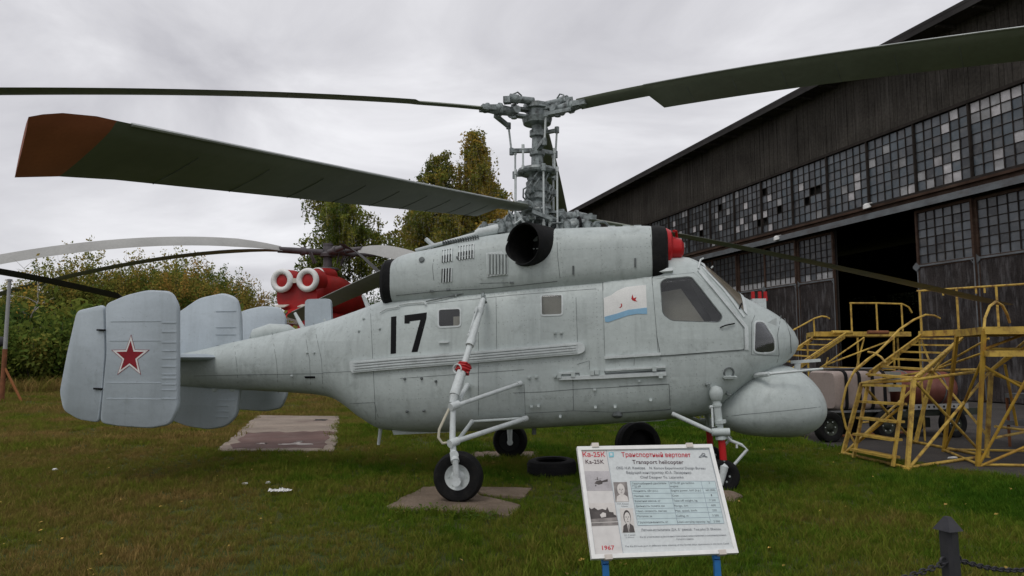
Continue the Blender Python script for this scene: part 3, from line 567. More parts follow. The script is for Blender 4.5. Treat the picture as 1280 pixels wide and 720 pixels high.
for s in (-1, 1):
    q = lambda px, py, y: (lambda p: Vector((p.x, p.y * (1 if s < 0 else -1), p.z)))(hl(px, py, y))
    wc = q(573, 600, -1.86); wc.z = .30 if s < 0 else .29
    wheel('main_wheel', wc, .285, .19, s, GLIGHT if s < 0 else SEAM)
    leg = MB().tube(q(571, 601, -2.0), q(569, 575, -2.0), .035, .034).tube(q(569, 577, -1.99), q(567, 566, -1.90), .05, .046).tube(q(567, 570, -1.9), q(565.5, 545, -1.84), .036, .036).tube(q(571, 601, -2.03), q(571, 601, -1.9), .04).tube(q(568, 569, -1.99), q(568, 569, -1.72), .05)
    leg.tube(q(565.5, 548, -1.84), q(566.5, 505, -1.72), .036, .033).tube(q(570, 602, -2.04), q(570, 602, -1.98), .055, .05)
    leg.build('axle_leg', GLIGHT, HELI)
    up = MB().tube(q(566, 504, -1.72), q(568, 494, -1.68), .042, .052).tube(q(568, 494, -1.68), q(578, 462, -1.50), .062, .058).tube(q(578, 462, -1.5), q(588, 430, -1.30), .038, .038).tube(q(588, 430, -1.3), q(600, 388, -1.0), .046, .046).tube(q(600, 388, -1.0), q(604, 374, -.88), .045, .035)
    up.tube(q(587, 432, -1.33), q(590, 424, -1.27), .056, .056).tube(q(598, 392, -1.02), q(600, 386, -.99), .06, .06)
    up.build('shock_strut', GLIGHT, HELI)
    for dx, dy in ((4, 4), (7, 0), (3, -4)): MB().tube(q(600 + dx, 378 + dy, -.9), q(603 + dx * .3, 370 + dy, -.8), .022, n=6).build('strut_lug', MECH, HELI)
    for a, b, r in (((594, 412, -1.18), (586, 420, -1.18), .03), ((586.5, 416, -1.2), (597, 384, -1.08), .012)): MB().tube(q(*a), q(*b), r, n=8).build('strut_fitting', GLIGHT, HELI)
    for a, b, r in (((573, 506, -1.68), (651, 479, -.80), .027), ((569, 552, -1.84), (658, 523, -.70), .031), ((572, 551, -1.84), (590, 527, -.72), .025), ((574, 500, -1.62), (584, 482, -.80), .032)):
        br = MB().tube(q(*a), q(*b), r, n=12).tube(q(*b) - (q(*b) - q(*a)).normalized() * .07, q(*b), r * 1.25, n=10); br.build('brace', GLIGHT, HELI)
    for px, py, y in ((566, 553, -1.86), (567, 507, -1.73)): MB().tube(q(px - 4, py + 2, y - .06), q(px + 6, py - 2, y + .04), .048, n=12).build('pivot', GLIGHT, HELI)
    MB().tube(q(590, 527, -.72), q(655, 523, -.70), .02).build('cross_brace', GREY, HELI)
    if s > 0:
        MB().tube(hl(637, 531, 1.72), hl(637.5, 553, 1.70), .05, .035).tube(hl(637.5, 553, 1.68), hl(637.5, 553, 1.8), .05).build('axle_leg', GLIGHT, HELI); MB().lathe([(.17, 0), (.16, -.02), (.0, -.02)], (wc.x, 1.775, wc.z), (0, 1, 0), 24).build('brake_drum', DARKIN, HELI)
    if s < 0:
        rw = MB(); pts = []
        rr = random.Random(3)
        for k in range(26):
            t = k * .9; ax = (k / 25 - .5) * .11; d_ = (q(584, 444, -1.4) - q(576, 468, -1.54)).normalized(); u_, w_, _ = frame(d_)
            pts.append(q(579.5, 460, -1.49) + d_ * ax + (u_ * math.cos(t) + w_ * math.sin(t)) * (.066 + rr.random() * .028))
        rw.path(pts, .016, 6).lathe([(.055, -.06), (.078, -.03), (.08, .03), (.055, .06)], q(579.5, 460, -1.49), q(584, 444, -1.4) - q(576, 468, -1.54), 12).build('red_rag', RED, HELI)
        ring_c = q(571.5, 461, -1.56); MB().torus(ring_c, (0.3, 1, 0), .055, .009, 20, 6).build('tie_ring', GLIGHT, HELI)
        MB().path([q(563, 508, -1.74), q(556, 522, -1.8), q(549, 537, -1.86), q(548, 547, -1.88), q(553, 554, -1.88), q(562, 553, -1.87), q(564, 548, -1.86)], .016, 8).build('brake_hose', paint('hose_cream', (.5, .47, .37), .6), HELI)
    # nose gear
    nl = MB().lathe([(.0, .09), (.06, .07), (.082, .03), (.084, -.02), (.068, -.08), (.052, -.1)], q(895, 491, -.70), (0, 0, 1), 18).tube(q(895, 497, -.7), q(899, 532, -.7), .05, .048, 14).tube(q(896, 505, -.7), q(896.5, 508, -.7), .06, n=14)
    nl.tube(q(900, 525, -.7), q(900.5, 529, -.7), .072, n=14).tube(q(900, 532, -.7), q(902, 550, -.7), .04, .04).tube(q(890, 540, -.74), q(912, 540, -.74), .05, n=10).tube(q(901, 545, -.7), q(901.5, 549, -.7), .07)
    nl.build('nose_leg', GREY, HELI)
    MB().tube(q(902, 550, -.7), q(904.5, 578, -.7), .044, .044, 14).build('red_sleeve', RED, HELI)
    fk = MB().tube(q(904.5, 577, -.7), q(905, 585, -.72), .058, .07, 12).tube(q(905.5, 583, -.8), q(901, 606, -.82), .05, .03).tube(q(905.5, 583, -.62), q(901, 606, -.6), .05, .03); fk.build('fork', GLIGHT, HELI)
    wc = q(905, 600, -.70); wc.z = .20; wc.x -= .01; wheel('nose_wheel', wc, .20, .14, s, DARKIN)
    MB().path([q(909, 546, -.68), q(914, 551, -.68), q(927, 556, -.68), q(934, 562, -.68), q(914, 585, -.68), q(908, 585, -.69)], .019, 8).tube(q(921, 560, -.68), q(921, 554, -.68), .015).build('torque_link', GLIGHT, HELI)
    MB().tube(q(840, 517, -.62), q(891, 540, -.71), .03, .027).build('drag_brace', GLIGHT, HELI)
    MB().tube(q(890, 510, -.72), q(891, 534, -.76), .014).tube(q(887, 509, -.72), q(893, 508, -.7), .02).build('steering_link', GLIGHT, HELI)
    for px, py in ((884, 480), (909, 491)): p = FUS.hit(px, py); MB().tube(p, p + FUS.normal(p) * .06, .03, .02, 8).build('gear_lug', GREY, HELI)

# ---- rotor mast, heads, blades
MX = .70
ZU, ZL = 5.14, 3.67
mast = MB().lathe([(.30, 3.25), (.30, 3.40), (.2, 3.42), (.17, 3.5), (.11, 3.52), (.11, 3.86), (.15, 3.9), (.14, 3.98), (.16, 4.0), (.165, 4.14), (.13, 4.17), (.12, 4.24), (.19, 4.26), (.2, 4.32), (.09, 4.35), (.085, 4.52), (.11, 4.54), (.11, 4.6), (.08, 4.62), (.075, 4.8), (.11, 4.82), (.11, 4.9), (.08, 4.92), (.08, 5.0)], (MX, 0, 0), (0, 0, 1), 24).build('rotor_mast', MECH, HELI)
def pol(az, r, z, side=0.0):
    c, s_ = math.cos(az), math.sin(az); return Vector((MX + c * r - s_ * side, s_ * r + c * side, z))
BR = 7.87
def droop(r, e_=1.55): return -1.19 * max(0, (r - .45) / (BR - .45)) ** e_
def blade(az, z0, lead, cutout=1.75, red=True, droop_k=1.0, pitch=0.42, e_=1.55, tws=-.10, shear=.15):
    """lead=+1: leading edge towards +azimuth side. Airfoil loft with root cut-out and rounded tip."""
    up = []; rs = []; tips = []
    stn = [.72, .9, 1.2, 1.5, cutout - .01] + [cutout, cutout + .12] + list(np.linspace(cutout + .4, BR - .34, 16)) + [BR - .25, BR - .12, BR - .05, BR]
    def section(r):
        full = r >= cutout
        le, te = (.10, -.315) if full else (.10, -.09)
        if full and r < cutout + .1: te = -.10 - .215 * max(0, (r - cutout) / .1) if r > cutout else -.09
        th = .055 if r < cutout else .055 - .022 * (r - cutout) / (BR - cutout)
        if r > BR - .26: k = (r - (BR - .26)) / .26; le = .10 - .075 * k * k; th *= 1 - .55 * k * k
        tw = pitch + tws * r / BR
        z = z0 + droop(r, e_) * droop_k; n = 9; pts = []
        for i in range(n): t = i / (n - 1); pts.append((le + (te - le) * t, th * .5 * (2.6 * math.sqrt(t + .0) * (1 - t) + .02 * (1 - t)) + .001))
        for i in range(n - 2, 0, -1): t = i / (n - 1); pts.append((le + (te - le) * t, -th * .42 * (2.6 * math.sqrt(t) * (1 - t)) - .001))
        sh_ = shear * min(1, max(0, (r - (BR - .5)) / .5))
        return [pol(az, r + sh_ * (a - .02), z + b * math.cos(tw) + a * math.sin(tw), lead * (a * math.cos(tw) - b * math.sin(tw))) for a, b in pts]
    bo = MB().rings([section(r) for r in stn if r <= BR - .34 + 1e-6]).build('rotor_blade', BLADE, HELI, angle=60)
    ti = MB().rings([section(r) for r in stn if r >= BR - .34 - 1e-6]).build('blade_tip', TIPR if red else BLADE, bo, angle=60)
    le = MB().path([pol(az, r, z0 + droop(r, e_) * droop_k + .10 * math.sin(pitch + tws * r / BR), lead * .10 * math.cos(pitch + tws * r / BR)) for r in np.linspace(cutout, BR - .4, 18)], .0085, 6).build('leading_strip', EDGE, bo)
    for r in np.arange(cutout + .55, BR - .6, .58):          # joints between the trailing pockets
        z = z0 + droop(r, e_) * droop_k; tw = pitch + tws * r / BR; th = .055 - .022 * (r - cutout) / (BR - cutout)
        q_ = lambda a, b: pol(az, r, z + b * math.cos(tw) + a * math.sin(tw), lead * (a * math.cos(tw) - b * math.sin(tw)))
        MB().path([q_(.10 - .415 * t, -th * .42 * 2.6 * math.sqrt(t) * (1 - t) - .0015) for t in (.3, .45, .6, .75, .9, .99)], .0035, 5).build('pocket_joint', SEAM, bo)
    return bo
def head(z, azs, lead, dampers, link_to):
    MB().lathe([(.12, -.16), (.2, -.14), (.22, -.06), (.16, -.04), (.16, .06), (.21, .07), (.2, .14), (.1, .18), (.06, .2)], (MX, 0, z), (0, 0, 1), 20).build('rotor_hub', MECH, HELI)
    for az in azs:
        a = MB()
        for sgn in (-1, 1): a.beam(pol(az, .12, z + sgn * .05), pol(az, .40, z + sgn * .05), .12, .035)
        a.tube(pol(az, .36, z, -.13), pol(az, .36, z, .13), .055).tube(pol(az, .36, z - .1), pol(az, .36, z + .1), .045)
        a.tube(pol(az, .40, z), pol(az, .56, z), .065, .075, 14).tube(pol(az, .56, z), pol(az, .60, z), .10, .10, 14).tube(pol(az, .60, z), pol(az, .74, z - .005), .08, .06, 14)
        a.beam(pol(az, .66, z, 0), pol(az, .86, z - .01, 0), .17, .07).tube(pol(az, .78, z - .05, -.05), pol(az, .78, z + .05, -.05), .03).tube(pol(az, .78, z - .05, .05), pol(az, .78, z + .05, .05), .03)
        a.build('blade_grip', MECH, HELI)
        h = MB().beam(pol(az, .62, z - .07, lead * .06), pol(az, .34, z - .13, lead * .26), .06, .05).tube(pol(az, .34, z - .17, lead * .26), pol(az, .34, z - .08, lead * .26), .035)
        h.build('pitch_horn', MECH, HELI)
        MB().tube(pol(az, .34, z - .13, lead * .26), pol(az, .30, link_to, lead * .24), .015, n=8).build('pitch_link', GLIGHT, HELI)
        if dampers:
            MB().tube(pol(az, .10, z + .16, -lead * .10), pol(az, .34, z + .15, -lead * .10), .052, n=14).tube(pol(az, .34, z + .15, -lead * .10), pol(az, .46, z + .15, -lead * .10), .068, n=14).tube(pol(az, .46, z + .15, -lead * .10), pol(az, .54, z + .13, -lead * .08), .03).path([pol(az, .28, z + .21, -lead * .1), pol(az, .34, z + .26, -lead * .09), pol(az, .42, z + .22, -lead * .06), pol(az, .48, z + .10, -lead * .02)], .012, 6).build('damper', MECH, HELI)
            MB().box(pol(az, .50, z + .12, -lead * .09), (.1, .1, .09)).build('damper_bracket', MECH, HELI)
up_az = [math.radians(q) for q in (91, -29, -149)]; lo_az = [math.radians(q) for q in (21.7, 141.5, -96.7)]
head(ZU, up_az, -1, True, 4.62); head(ZL, lo_az, 1, False, 3.44)
for i, az in enumerate(up_az): blade(az, ZU, -1, red=False, droop_k=(.62, .62, .68)[i], pitch=(.42, .60, .24)[i])
for i, az in enumerate(lo_az): blade(az, ZL, 1, red=i == 2, droop_k=(.97, .95, .98)[i], pitch=(.16, .36, .40)[i], e_=(1.15, 1.15, .98)[i], tws=(-.10, -.10, .06)[i], shear=(.15, .15, .62)[i])
# swash plates, spider arms, rods
for z, R, n, az0 in ((4.62, .385, 3, math.radians(91) + math.atan2(-.24, .30)), (4.27, .34, 3, .9), (3.98, .26, 3, .2)):
    m_ = MB()
    for k in range(n):
        a = az0 + k * 2 * math.pi / n; m_.beam(pol(a, .08, z), pol(a, R, z + .02), .07, .055).tube(pol(a, R, z - .04), pol(a, R, z + .06), .032)
    m_.build('swash_arm', MECH, HELI)
MB().torus((MX, 0, 4.30), (0, 0, 1), .24, .045, 28, 8).build('swash_ring', MECH, HELI)
MB().torus((MX, 0, 3.58), (0, 0, 1), .27, .04, 28, 8).build('swash_ring', MECH, HELI)
for a, z0, z1, R in ((.9, 3.45, 4.62, .33), (3.0, 3.45, 4.62, .33), (5.1, 3.45, 4.29, .33), (4.0, 4.29, 4.62, .27), (.2, 4.3, 4.62, .25), (3.35, 3.4, 4.3, .31), (5.9, 3.4, 4.3, .32)):
    MB().tube(pol(a, R, z0), pol(a, R, z1), .014, n=8).tube(pol(a, R, z1 - .04), pol(a, R, z1 + .03), .022, n=8).tube(pol(a, R, z0), pol(a, R, z0 + .06), .022, n=8).build('control_rod', GLIGHT, HELI)
r_ = random.Random(11)
for k in range(30):   # levers, actuators and plumbing crowded round the lower head
    a = r_.uniform(0, 6.28); R = r_.uniform(.14, .42); z = r_.uniform(3.42, 3.66); m_ = MB()
    t = r_.random()
    if t < .4: m_.tube(pol(a, R, z), pol(a + r_.uniform(-.5, .5), R + r_.uniform(-.1, .12), z + r_.uniform(.05, .2)), r_.uniform(.018, .04), n=8)
    elif t < .7: m_.path([pol(a, R, z - .08), pol(a + .2, R + .08, z + .06), pol(a + .5, R + .05, z + .12), pol(a + .8, R - .02, z)], r_.uniform(.01, .018), 6)
    else: m_.box(pol(a, R, z), (r_.uniform(.05, .12), r_.uniform(.05, .1), r_.uniform(.05, .12)), Matrix.Rotation(a, 3, 'Z')).tube(pol(a, R, z), pol(a, R, z + .1), .025, n=8)
    m_.build('control_lever', MECH if r_.random() < .75 else GLIGHT, HELI)
for k in range(16):
    a = r_.uniform(0, 6.28); z = r_.uniform(3.85, 4.2); MB().path([pol(a, .12, z - .12), pol(a + .2, .21, z), pol(a + .5, .20, z + .1), pol(a + .7, .12, z + .14)], .013, 6).build('hose', MECH, HELI)
# gear in front of and behind the lower head on the nacelle roof
for x, y, z, L_ in ((1.25, -.12, 3.47, .36), (1.3, .22, 3.47, .3), (.1, -.2, 3.42, .34), (.15, .2, 3.42, .3)):
    MB().lathe([(.05, -L_ / 2), (.1, -L_ / 2 + .02), (.115, -.03), (.115, .03), (.1, .06), (.1, L_ / 2 - .04), (.06, L_ / 2)], (x, y, z), (1, .1, .05), 16).build('hydraulic_unit', MECH, HELI)
for x, y in ((1.42, -.3), (.0, -.34), (1.55, -.05), (-.1, 0), (.25, -.38), (.35, -.3), (1.15, -.35)):
    MB().tube((x, y, 3.36), (x, y, 3.50), .06, .05, 12).tube((x, y, 3.50), (x, y, 3.53), .035).build('hydraulic_unit', MECH, HELI)
for k in range(9):
    x = -.15 + k * .2; MB().path([(x, -.3, 3.38), (x + .08, -.25, 3.50), (x + .2, -.1, 3.53), (x + .3, .1, 3.46)], .016, 6).build('hose', MECH, HELI)
MB().torus((1.30, -.2, 3.47), (1, .3, 0), .11, .02, 20, 6).build('clamp_band', BLACK, HELI)
MB().tube((-1.0, -.30, 3.16), (.05, -.36, 3.40), .022, .03).build('drive_cowl_pipe', GLIGHT, HELI)
MB().lathe([(.05, 0), (.07, .06), (.07, .3), (.05, .36)], (-.12, -.36, 3.36), (1, 0, .2), 14).build('hydraulic_unit', GLIGHT, HELI)
for x in (1.75, 1.95, 2.1): MB().box((x, -.15, 3.425), (.1, .2, .035)).build('roof_fitting', GREY, HELI)

# ================================================================== the hangar
HP = ground(1000, 488.6); vpd = ray(369, 447); vpd.z = 0; vpd.normalize()
HRZ = math.atan2(-vpd.y, -vpd.x)          # local x runs along the front towards the camera, local y into the building
HANG = empty('hangar', HP, HRZ)
tag(HANG, 'long weathered timber hangar with glazed clerestory band and open sliding door', 'hangar')
WOODD = paint('weathered_boards', (.047, .042, .036), rough=.9, spec=.1, var=.35, scale=.6, dirt=(.11, .10, .092), dirt_amt=.55, dirt_scale=(6, 6, .35), bump=.01, bump_scale=14, fine=.25)
WOODL = paint('door_boards', (.035, .030, .029), rough=.9, spec=.1, var=.4, scale=1.2, dirt=(.17, .165, .17), dirt_amt=.55, dirt_scale=(5, 5, .9), bump=.008, bump_scale=18, fine=.3)
BEAMW = paint('beam_timber', (.055, .034, .025), rough=.9, spec=.1, var=.35, scale=2, dirt=(.13, .10, .08), dirt_amt=.4, dirt_scale=(.8, 3, 6))
RAILM = paint('door_rail_steel', (.13, .14, .148), rough=.6, metal=.2, var=.25, scale=1.5, dirt=(.08, .06, .05), dirt_amt=.6, dirt_scale=(1.5, 4, 4))
MUNT = paint('muntin', (.030, .025, .022), rough=.85, spec=.1, var=.3, scale=3)
def pane_mat(name, col, rough=.28):
    return paint(name, col, rough=rough, var=.25, scale=2.2, dirt=(.17, .16, .15), dirt_amt=.45, dirt_scale=(2.5, 2.5, 2.5), rand=.22, fine=.1, spec=.5)
PD = [pane_mat('dusty_pane', (.070, .078, .088)), pane_mat('dark_pane', (.030, .033, .038)), pane_mat('blue_pane', (.060, .076, .090))]
PW = [pane_mat('white_pane', (.42, .405, .41), .6), pane_mat('pale_pane', (.28, .28, .285), .6)]
DIMGLASS = glass('dimming_rear_glass', (.62, .64, .52), .93)  # tint added to the glass to dim the green outside
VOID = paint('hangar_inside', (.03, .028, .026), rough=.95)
TANB = paint('roof_felt', (.035, .032, .031), rough=.95, var=.3, scale=1)
def hb(name, x0, x1, y0, y1, z0, z1, mat, parent=HANG): return MB().box(((x0 + x1) / 2, (y0 + y1) / 2, (z0 + z1) / 2), (abs(x1 - x0), abs(y1 - y0), abs(z1 - z0))).build(name, mat, parent, smooth=False)
XL, XR, DEEP = -52.0, 22.0, 42.0
ZE, ZG1, ZG0, ZR = 14.45, 11.34, 8.28, 7.75
# boards above the glazing: each board stands a little proud or back of its neighbour
rb = random.Random(5); mb = MB(); x = XL
while x < XR:
    w = rb.uniform(.14, .2); d = rb.uniform(0, .035); mb.box((x + w / 2, .06 - d, (ZE + ZG1) / 2), (w - .012, .1, ZE - ZG1)); x += w
tag(mb.build('board_cladding', WOODD, HANG, smooth=False), kind='stuff')
hb('backing_wall', XL, XR, .16, .26, ZG1 - .1, ZE, VOID)
hb('eave_fascia', XL - .6, XR + .6, -1.05, -.95, ZE - .12, ZE + .22, TANB); hb('eave_soffit', XL - .6, XR + .6, -.948, .6, ZE + .005, ZE + .06, WOODD)
for k in range(38):
    xx = XR - 1 - k * 1.6; hb('rafter_end', xx - .06, xx + .06, -.93, .0, ZE - .16, ZE - .002, WOODD)
# roof, end and rear walls
rp = MB().prism([(XL - .6, -1.06, ZE + .23), (XL - .6, DEEP / 2, ZE + 6.0), (XL - .6, DEEP + 1.06, ZE + .23), (XL - .6, DEEP + 1.06, ZE + .1), (XL - .6, DEEP / 2, ZE + 5.8), (XL - .6, -1.06, ZE + .1)], (XR - XL + 1.2, 0, 0)).build('roof', TANB, HANG, smooth=False)
hb('end_wall', XL - .02, XL + .1, .3, DEEP - .3, 0, ZE - .02, WOODD); hb('end_wall', XR - .1, XR + .02, .3, DEEP - .3, 0, ZE - .02, WOODD)
for q in (XL, XR): MB().prism([(q - .05, 0, ZE), (q - .05, DEEP, ZE), (q - .05, DEEP / 2, ZE + 5.7)], (.1, 0, 0)).build('gable', WOODD, HANG, smooth=False)
# rear wall with window openings whose panes let the green outside through
rw0, rw1 = 6.2, 9.0
wins = []; xx = XL + 3
while xx < XR - 5: wins.append((xx, xx + 4.2)); xx += 6.0
hb('rear_wall', XL, XR, DEEP - .2, DEEP, 0, rw0, WOODD); hb('rear_wall', XL, XR, DEEP - .2, DEEP, rw1, ZE, WOODD)
px_ = XL
for a, b in wins + [(XR, XR)]:
    hb('rear_wall_pier', px_, a, DEEP - .19, DEEP - .01, rw0, rw1, WOODD); px_ = b
for a, b in wins:
    m_ = MB()
    for k in range(1, 9): m_.box((a + (b - a) * k / 9, DEEP - .1, (rw0 + rw1) / 2), (.07, .06, rw1 - rw0))
    for k in range(1, 9): m_.box(((a + b) / 2, DEEP - .1, rw0 + (rw1 - rw0) * k / 9), (b - a, .05, .07))
    m_.build('rear_window_bars', MUNT, HANG, smooth=False); hb('rear_window_glass', a, b, DEEP - .12, DEEP - .11, rw0, rw1, DIMGLASS)
hb('hangar_floor', XL, XR, .3, DEEP - .3, .0, .03, VOID)
# clerestory glazing: bays 2.55 m wide, 6 x 7 panes
BAY, NB, NRW = 2.55, 6, 7
bays = [7.57 + BAY * k for k in range(2, -17, -1)]           # right edge of each bay
panes = []
rp_ = random.Random(21)
white_spots = {}
def bay_pts(*spots): return spots
zh = (ZG1 - .12 - ZG0 - .12) / NRW
for bi, xr in enumerate(bays):
    xl = xr - BAY
    hb('glazing_post', xl - .03, xl + .03, -.02, .14, ZG0, ZG1, MUNT)
    m_ = MB(); cw = (BAY - .1) / NB
    for c in range(1, NB): m_.box((xl + .05 + c * cw, .075, (ZG0 + ZG1) / 2), (.028, .05, ZG1 - ZG0 - .2))
    for r in range(1, NRW): m_.box(((xl + xr) / 2, .078, ZG0 + .12 + r * zh), (BAY - .1, .04, .028))
    if xl > -24: m_.build('glazing_bars', MUNT, HANG, smooth=False)
    for c in range(NB):
        for r in range(NRW): panes.append((xl + .05 + (c + .5) * cw, ZG0 + .12 + (r + .5) * zh, cw - .02, zh - .02, bi))
hb('glazing_head', XL, XR, -.035, .13, ZG1 - .1, ZG1 + .03, MUNT); hb('glazing_sill', XL, XR, -.06, .13, ZG0 - .02, ZG0 + .1, MUNT)
# beam over the doors, steel door rail, lamps
hb('lintel_beam', XL, XR, -.16, .2, ZR + .12, ZG0 - .022, BEAMW); hb('lintel_shelf', XL, XR, -.30, .0, ZG0 - .16, ZG0 - .06, BEAMW)
hb('door_track', XL, XR, -.36, -.17, ZR - .05, ZR + .16, RAILM); hb('track_lip', XL, XR, -.40, -.37, ZR - .12, ZR + .03, RAILM)
for px, py in ((970.5, 297), (1083, 257)):
    d = HI @ ray(px, py)
    Hm = Matrix.Rotation(-HRZ, 3, 'Z'); o_ = Hm @ (CO - HP); dd = Hm @ ray(px, py); t = (-.45 - o_.y) / dd.y; q = o_ + dd * t
    MB().lathe([(.05, .1), (.13, .05), (.17, -.1), (.16, -.12), (.0, -.05)], q, (0, -.3, 1), 18).beam(q + Vector((0, 0, .08)), q + Vector((0, .3, .15)), .04, .04).build('wall_lamp', WHITE, HANG)
# sliding door leaves: glazed above, boards below, steel straps with diamond plates
leaf_edges = [(-23.0, -20.4), (-20.4, -17.8), (-17.8, -15.25), (-15.25, -12.7), (-12.7, -10.15), (-10.15, -7.6), (-7.6, -5.05), (-5.05, -2.52), (-2.52, .06), (.06, 2.60), (7.46, 10.06), (10.06, 12.62), (12.62, 15.2), (15.2, 17.8), (17.8, 20.4)]
ZD = 5.35; NCL, NRL = 6, 6
for li, (a, b) in enumerate(leaf_edges):
    yb = .12 if li % 2 else .0
    right = a > 5
    lf_ = empty('door_leaf'); lf_.parent = HANG
    zt = ZR - .13
    for xx in (a + .045, b - .045): hb('stile', xx - .045, xx + .045, yb - .03, yb + .09, .05, zt, BEAMW, lf_)
    hb('top_rail', a + .09, b - .09, yb - .025, yb + .085, zt - .12, zt - .001, BEAMW, lf_); hb('mid_rail', a + .09, b - .09, yb - .02, yb + .08, ZD - .1, ZD + .06, BEAMW, lf_)
    hb('strap', a + .01, b - .01, yb - .055, yb - .032, ZD - .05, ZD + .02, RAILM, lf_)
    for xx in (a + .03, b - .03): hb('edge_strap', xx - .025, xx + .025, yb - .05, yb - .031, .1, ZD - .051, RAILM, lf_)
    for xx in (a + .16, b - .16): MB().beam((xx, yb - .042, ZD - .03), (xx + (.16 if xx < (a + b) / 2 else -.16) * -1, yb - .042, ZD - .26), .012, .05, up=(0, 1, 0)).build('corner_strap', RAILM, lf_, smooth=False)
    MB().prism([(a, yb - .075, ZD + .14), (a + .16, yb - .075, ZD + .0), (a + .16, yb - .075, ZD - .08), (a, yb - .075, ZD - .22), (a - .16, yb - .075, ZD - .08), (a - .16, yb - .075, ZD)], (0, .015, 0)).build('diamond_plate', RAILM, lf_, smooth=False)
    m_ = MB(); cw = (b - a - .18) / NCL; rh = (zt - .12 - ZD - .06) / NRL
    for c in range(1, NCL): m_.box((a + .09 + c * cw, yb + .03, (zt + ZD) / 2), (.03, .05, zt - ZD - .2))
    for r in range(1, NRL): m_.box(((a + b) / 2, yb + .033, ZD + .06 + r * rh), (b - a - .19, .04, .03))
    m_.build('glazing_bars', MUNT, lf_, smooth=False)
    for c in range(NCL):
        for r in range(NRL): panes.append((a + .09 + (c + .5) * cw, ZD + .06 + (r + .5) * rh, cw - .02, rh - .02, 100 + li, yb + .05, r))
    x = a + .09
    if a > -8:
        n = 15; w = (b - a - .18) / n
        for k in range(n):
            hb('board', x + .004, x + w - .004, yb - .005 - rb.uniform(0, .012), yb + .05, .06, ZD - .1, WOODL, lf_); x += w
    else: hb('board_panel', a + .09, b - .09, yb, yb + .05, .06, ZD - .1, WOODL, lf_)
hb('inner_lining', XL, 2.6, .3, .34, .0, ZG0, VOID); hb('inner_lining', 7.46, XR, .3, .34, 0, ZG0, VOID); hb('inner_lining', XL, XR, .34, .38, ZG0, ZE, VOID)
hb('left_wall_boards', XL, -23, .0, .1, 0, ZR - .13, WOODD); hb('right_wall_boards', 20.4, XR, .0, .1, 0, ZR - .13, WOODD)
# panes: pale replacement panes where the photograph shows them (bay counted from the right, column, row from the bottom)
WH = set(); BK = set()
def wpx(px, py):
    Hm = Matrix.Rotation(-HRZ, 3, 'Z'); o_ = Hm @ (CO - HP); dd = Hm @ ray(px, py); t = (.1 - o_.y) / dd.y; q = o_ + dd * t; return q.x, q.z
white_px = [wpx(700 + a / 2.181, b / 2.181) for a, b in ((882, 402), (846, 436), (945, 446), (938, 514), (955, 512), (1040, 347), (1063, 312), (1086, 307), (1122, 293), (1147, 303), (1203, 288), (1173, 270), (1227, 252), (1250, 242), (1090, 410), (1090, 397), (1042, 437), (1064, 453), (996, 470), (1020, 486), (1208, 432), (1258, 372), (818, 485), (818, 503), (803, 530), (784, 516), (735, 566), (712, 572), (734, 530), (665, 498), (577, 528), (552, 540), (564, 584), (577, 611), (534, 590), (488, 530), (510, 551), (499, 604), (488, 624), (460, 570), (442, 622), (383, 624), (349, 580), (365, 628), (1072, 476), (1250, 515), (312, 606))]
black_px = [wpx(700 + a / 2.181, b / 2.181) for a, b in ((698, 524), (681, 546), (564, 516), (552, 612), (566, 610), (433, 566), (605, 572))]
panes_s = sorted(panes, key=lambda p: -(p[0] + (3 if p[4] < 100 else 0)))
visible = [p for p in panes_s if -16 < p[0] < 12.9]
PANE_ME = {}
def pane_mesh(w, h, m):
    k = (round(w, 3), round(h, 3), m.name)
    if k not in PANE_ME:
        mb_ = MB().box((0, 0, 0), (w, .012, h)); me = bpy.data.meshes.new('pane'); me.from_pydata(mb_.v, [], mb_.f); me.materials.append(m); PANE_ME[k] = me
    return PANE_ME[k]
rest = MB(); restm = []
tilt = random.Random(4)
singles = 0
for p in visible + [q for q in panes_s if not (-16 < q[0] < 12.9)]:
    x, z, w, h, bi = p[:5]; y = p[5] if len(p) > 5 else .095
    if any(abs(x - a) < w * .55 and abs(z - b) < h * .55 for a, b in black_px): continue
    low = len(p) > 6 and p[6] == 0
    if any(abs(x - a) < w * .56 and abs(z - b) < h * .56 for a, b in white_px): mm = PW[tilt.random() < .35]
    elif low and x < 5: mm = PW[1] if tilt.random() < .85 else PD[0]
    elif low: mm = PW[1] if tilt.random() < .3 else PD[0]
    else:
        t = tilt.random(); near = x > -1
        if len(p) > 6: mm = PD[0] if (t < .75 and x > 5) else PD[1]
        else: mm = (PD[2] if t < .5 else PD[0] if t < .93 else PD[1]) if near else (PD[1] if t < .5 else PD[0] if t < .96 else PW[1])
        if tilt.random() < .02 and not near: continue
    if singles < 300 and p in visible:
        o = bpy.data.objects.new('pane', pane_mesh(w, h, mm)); COL.objects.link(o); o.parent = HANG; o.location = (x, y, z)
        o.rotation_euler = (tilt.uniform(-.03, .03), 0, tilt.uniform(-.03, .03)); singles += 1
    else:
        i0 = [PD[0], PD[1], PD[2], PW[0], PW[1]].index(mm); rest.box((x, y, z), (w, .012, h), m=i0)
tag(rest.build('far_panes', [PD[0], PD[1], PD[2], PW[0], PW[1]], HANG, smooth=False), kind='stuff')
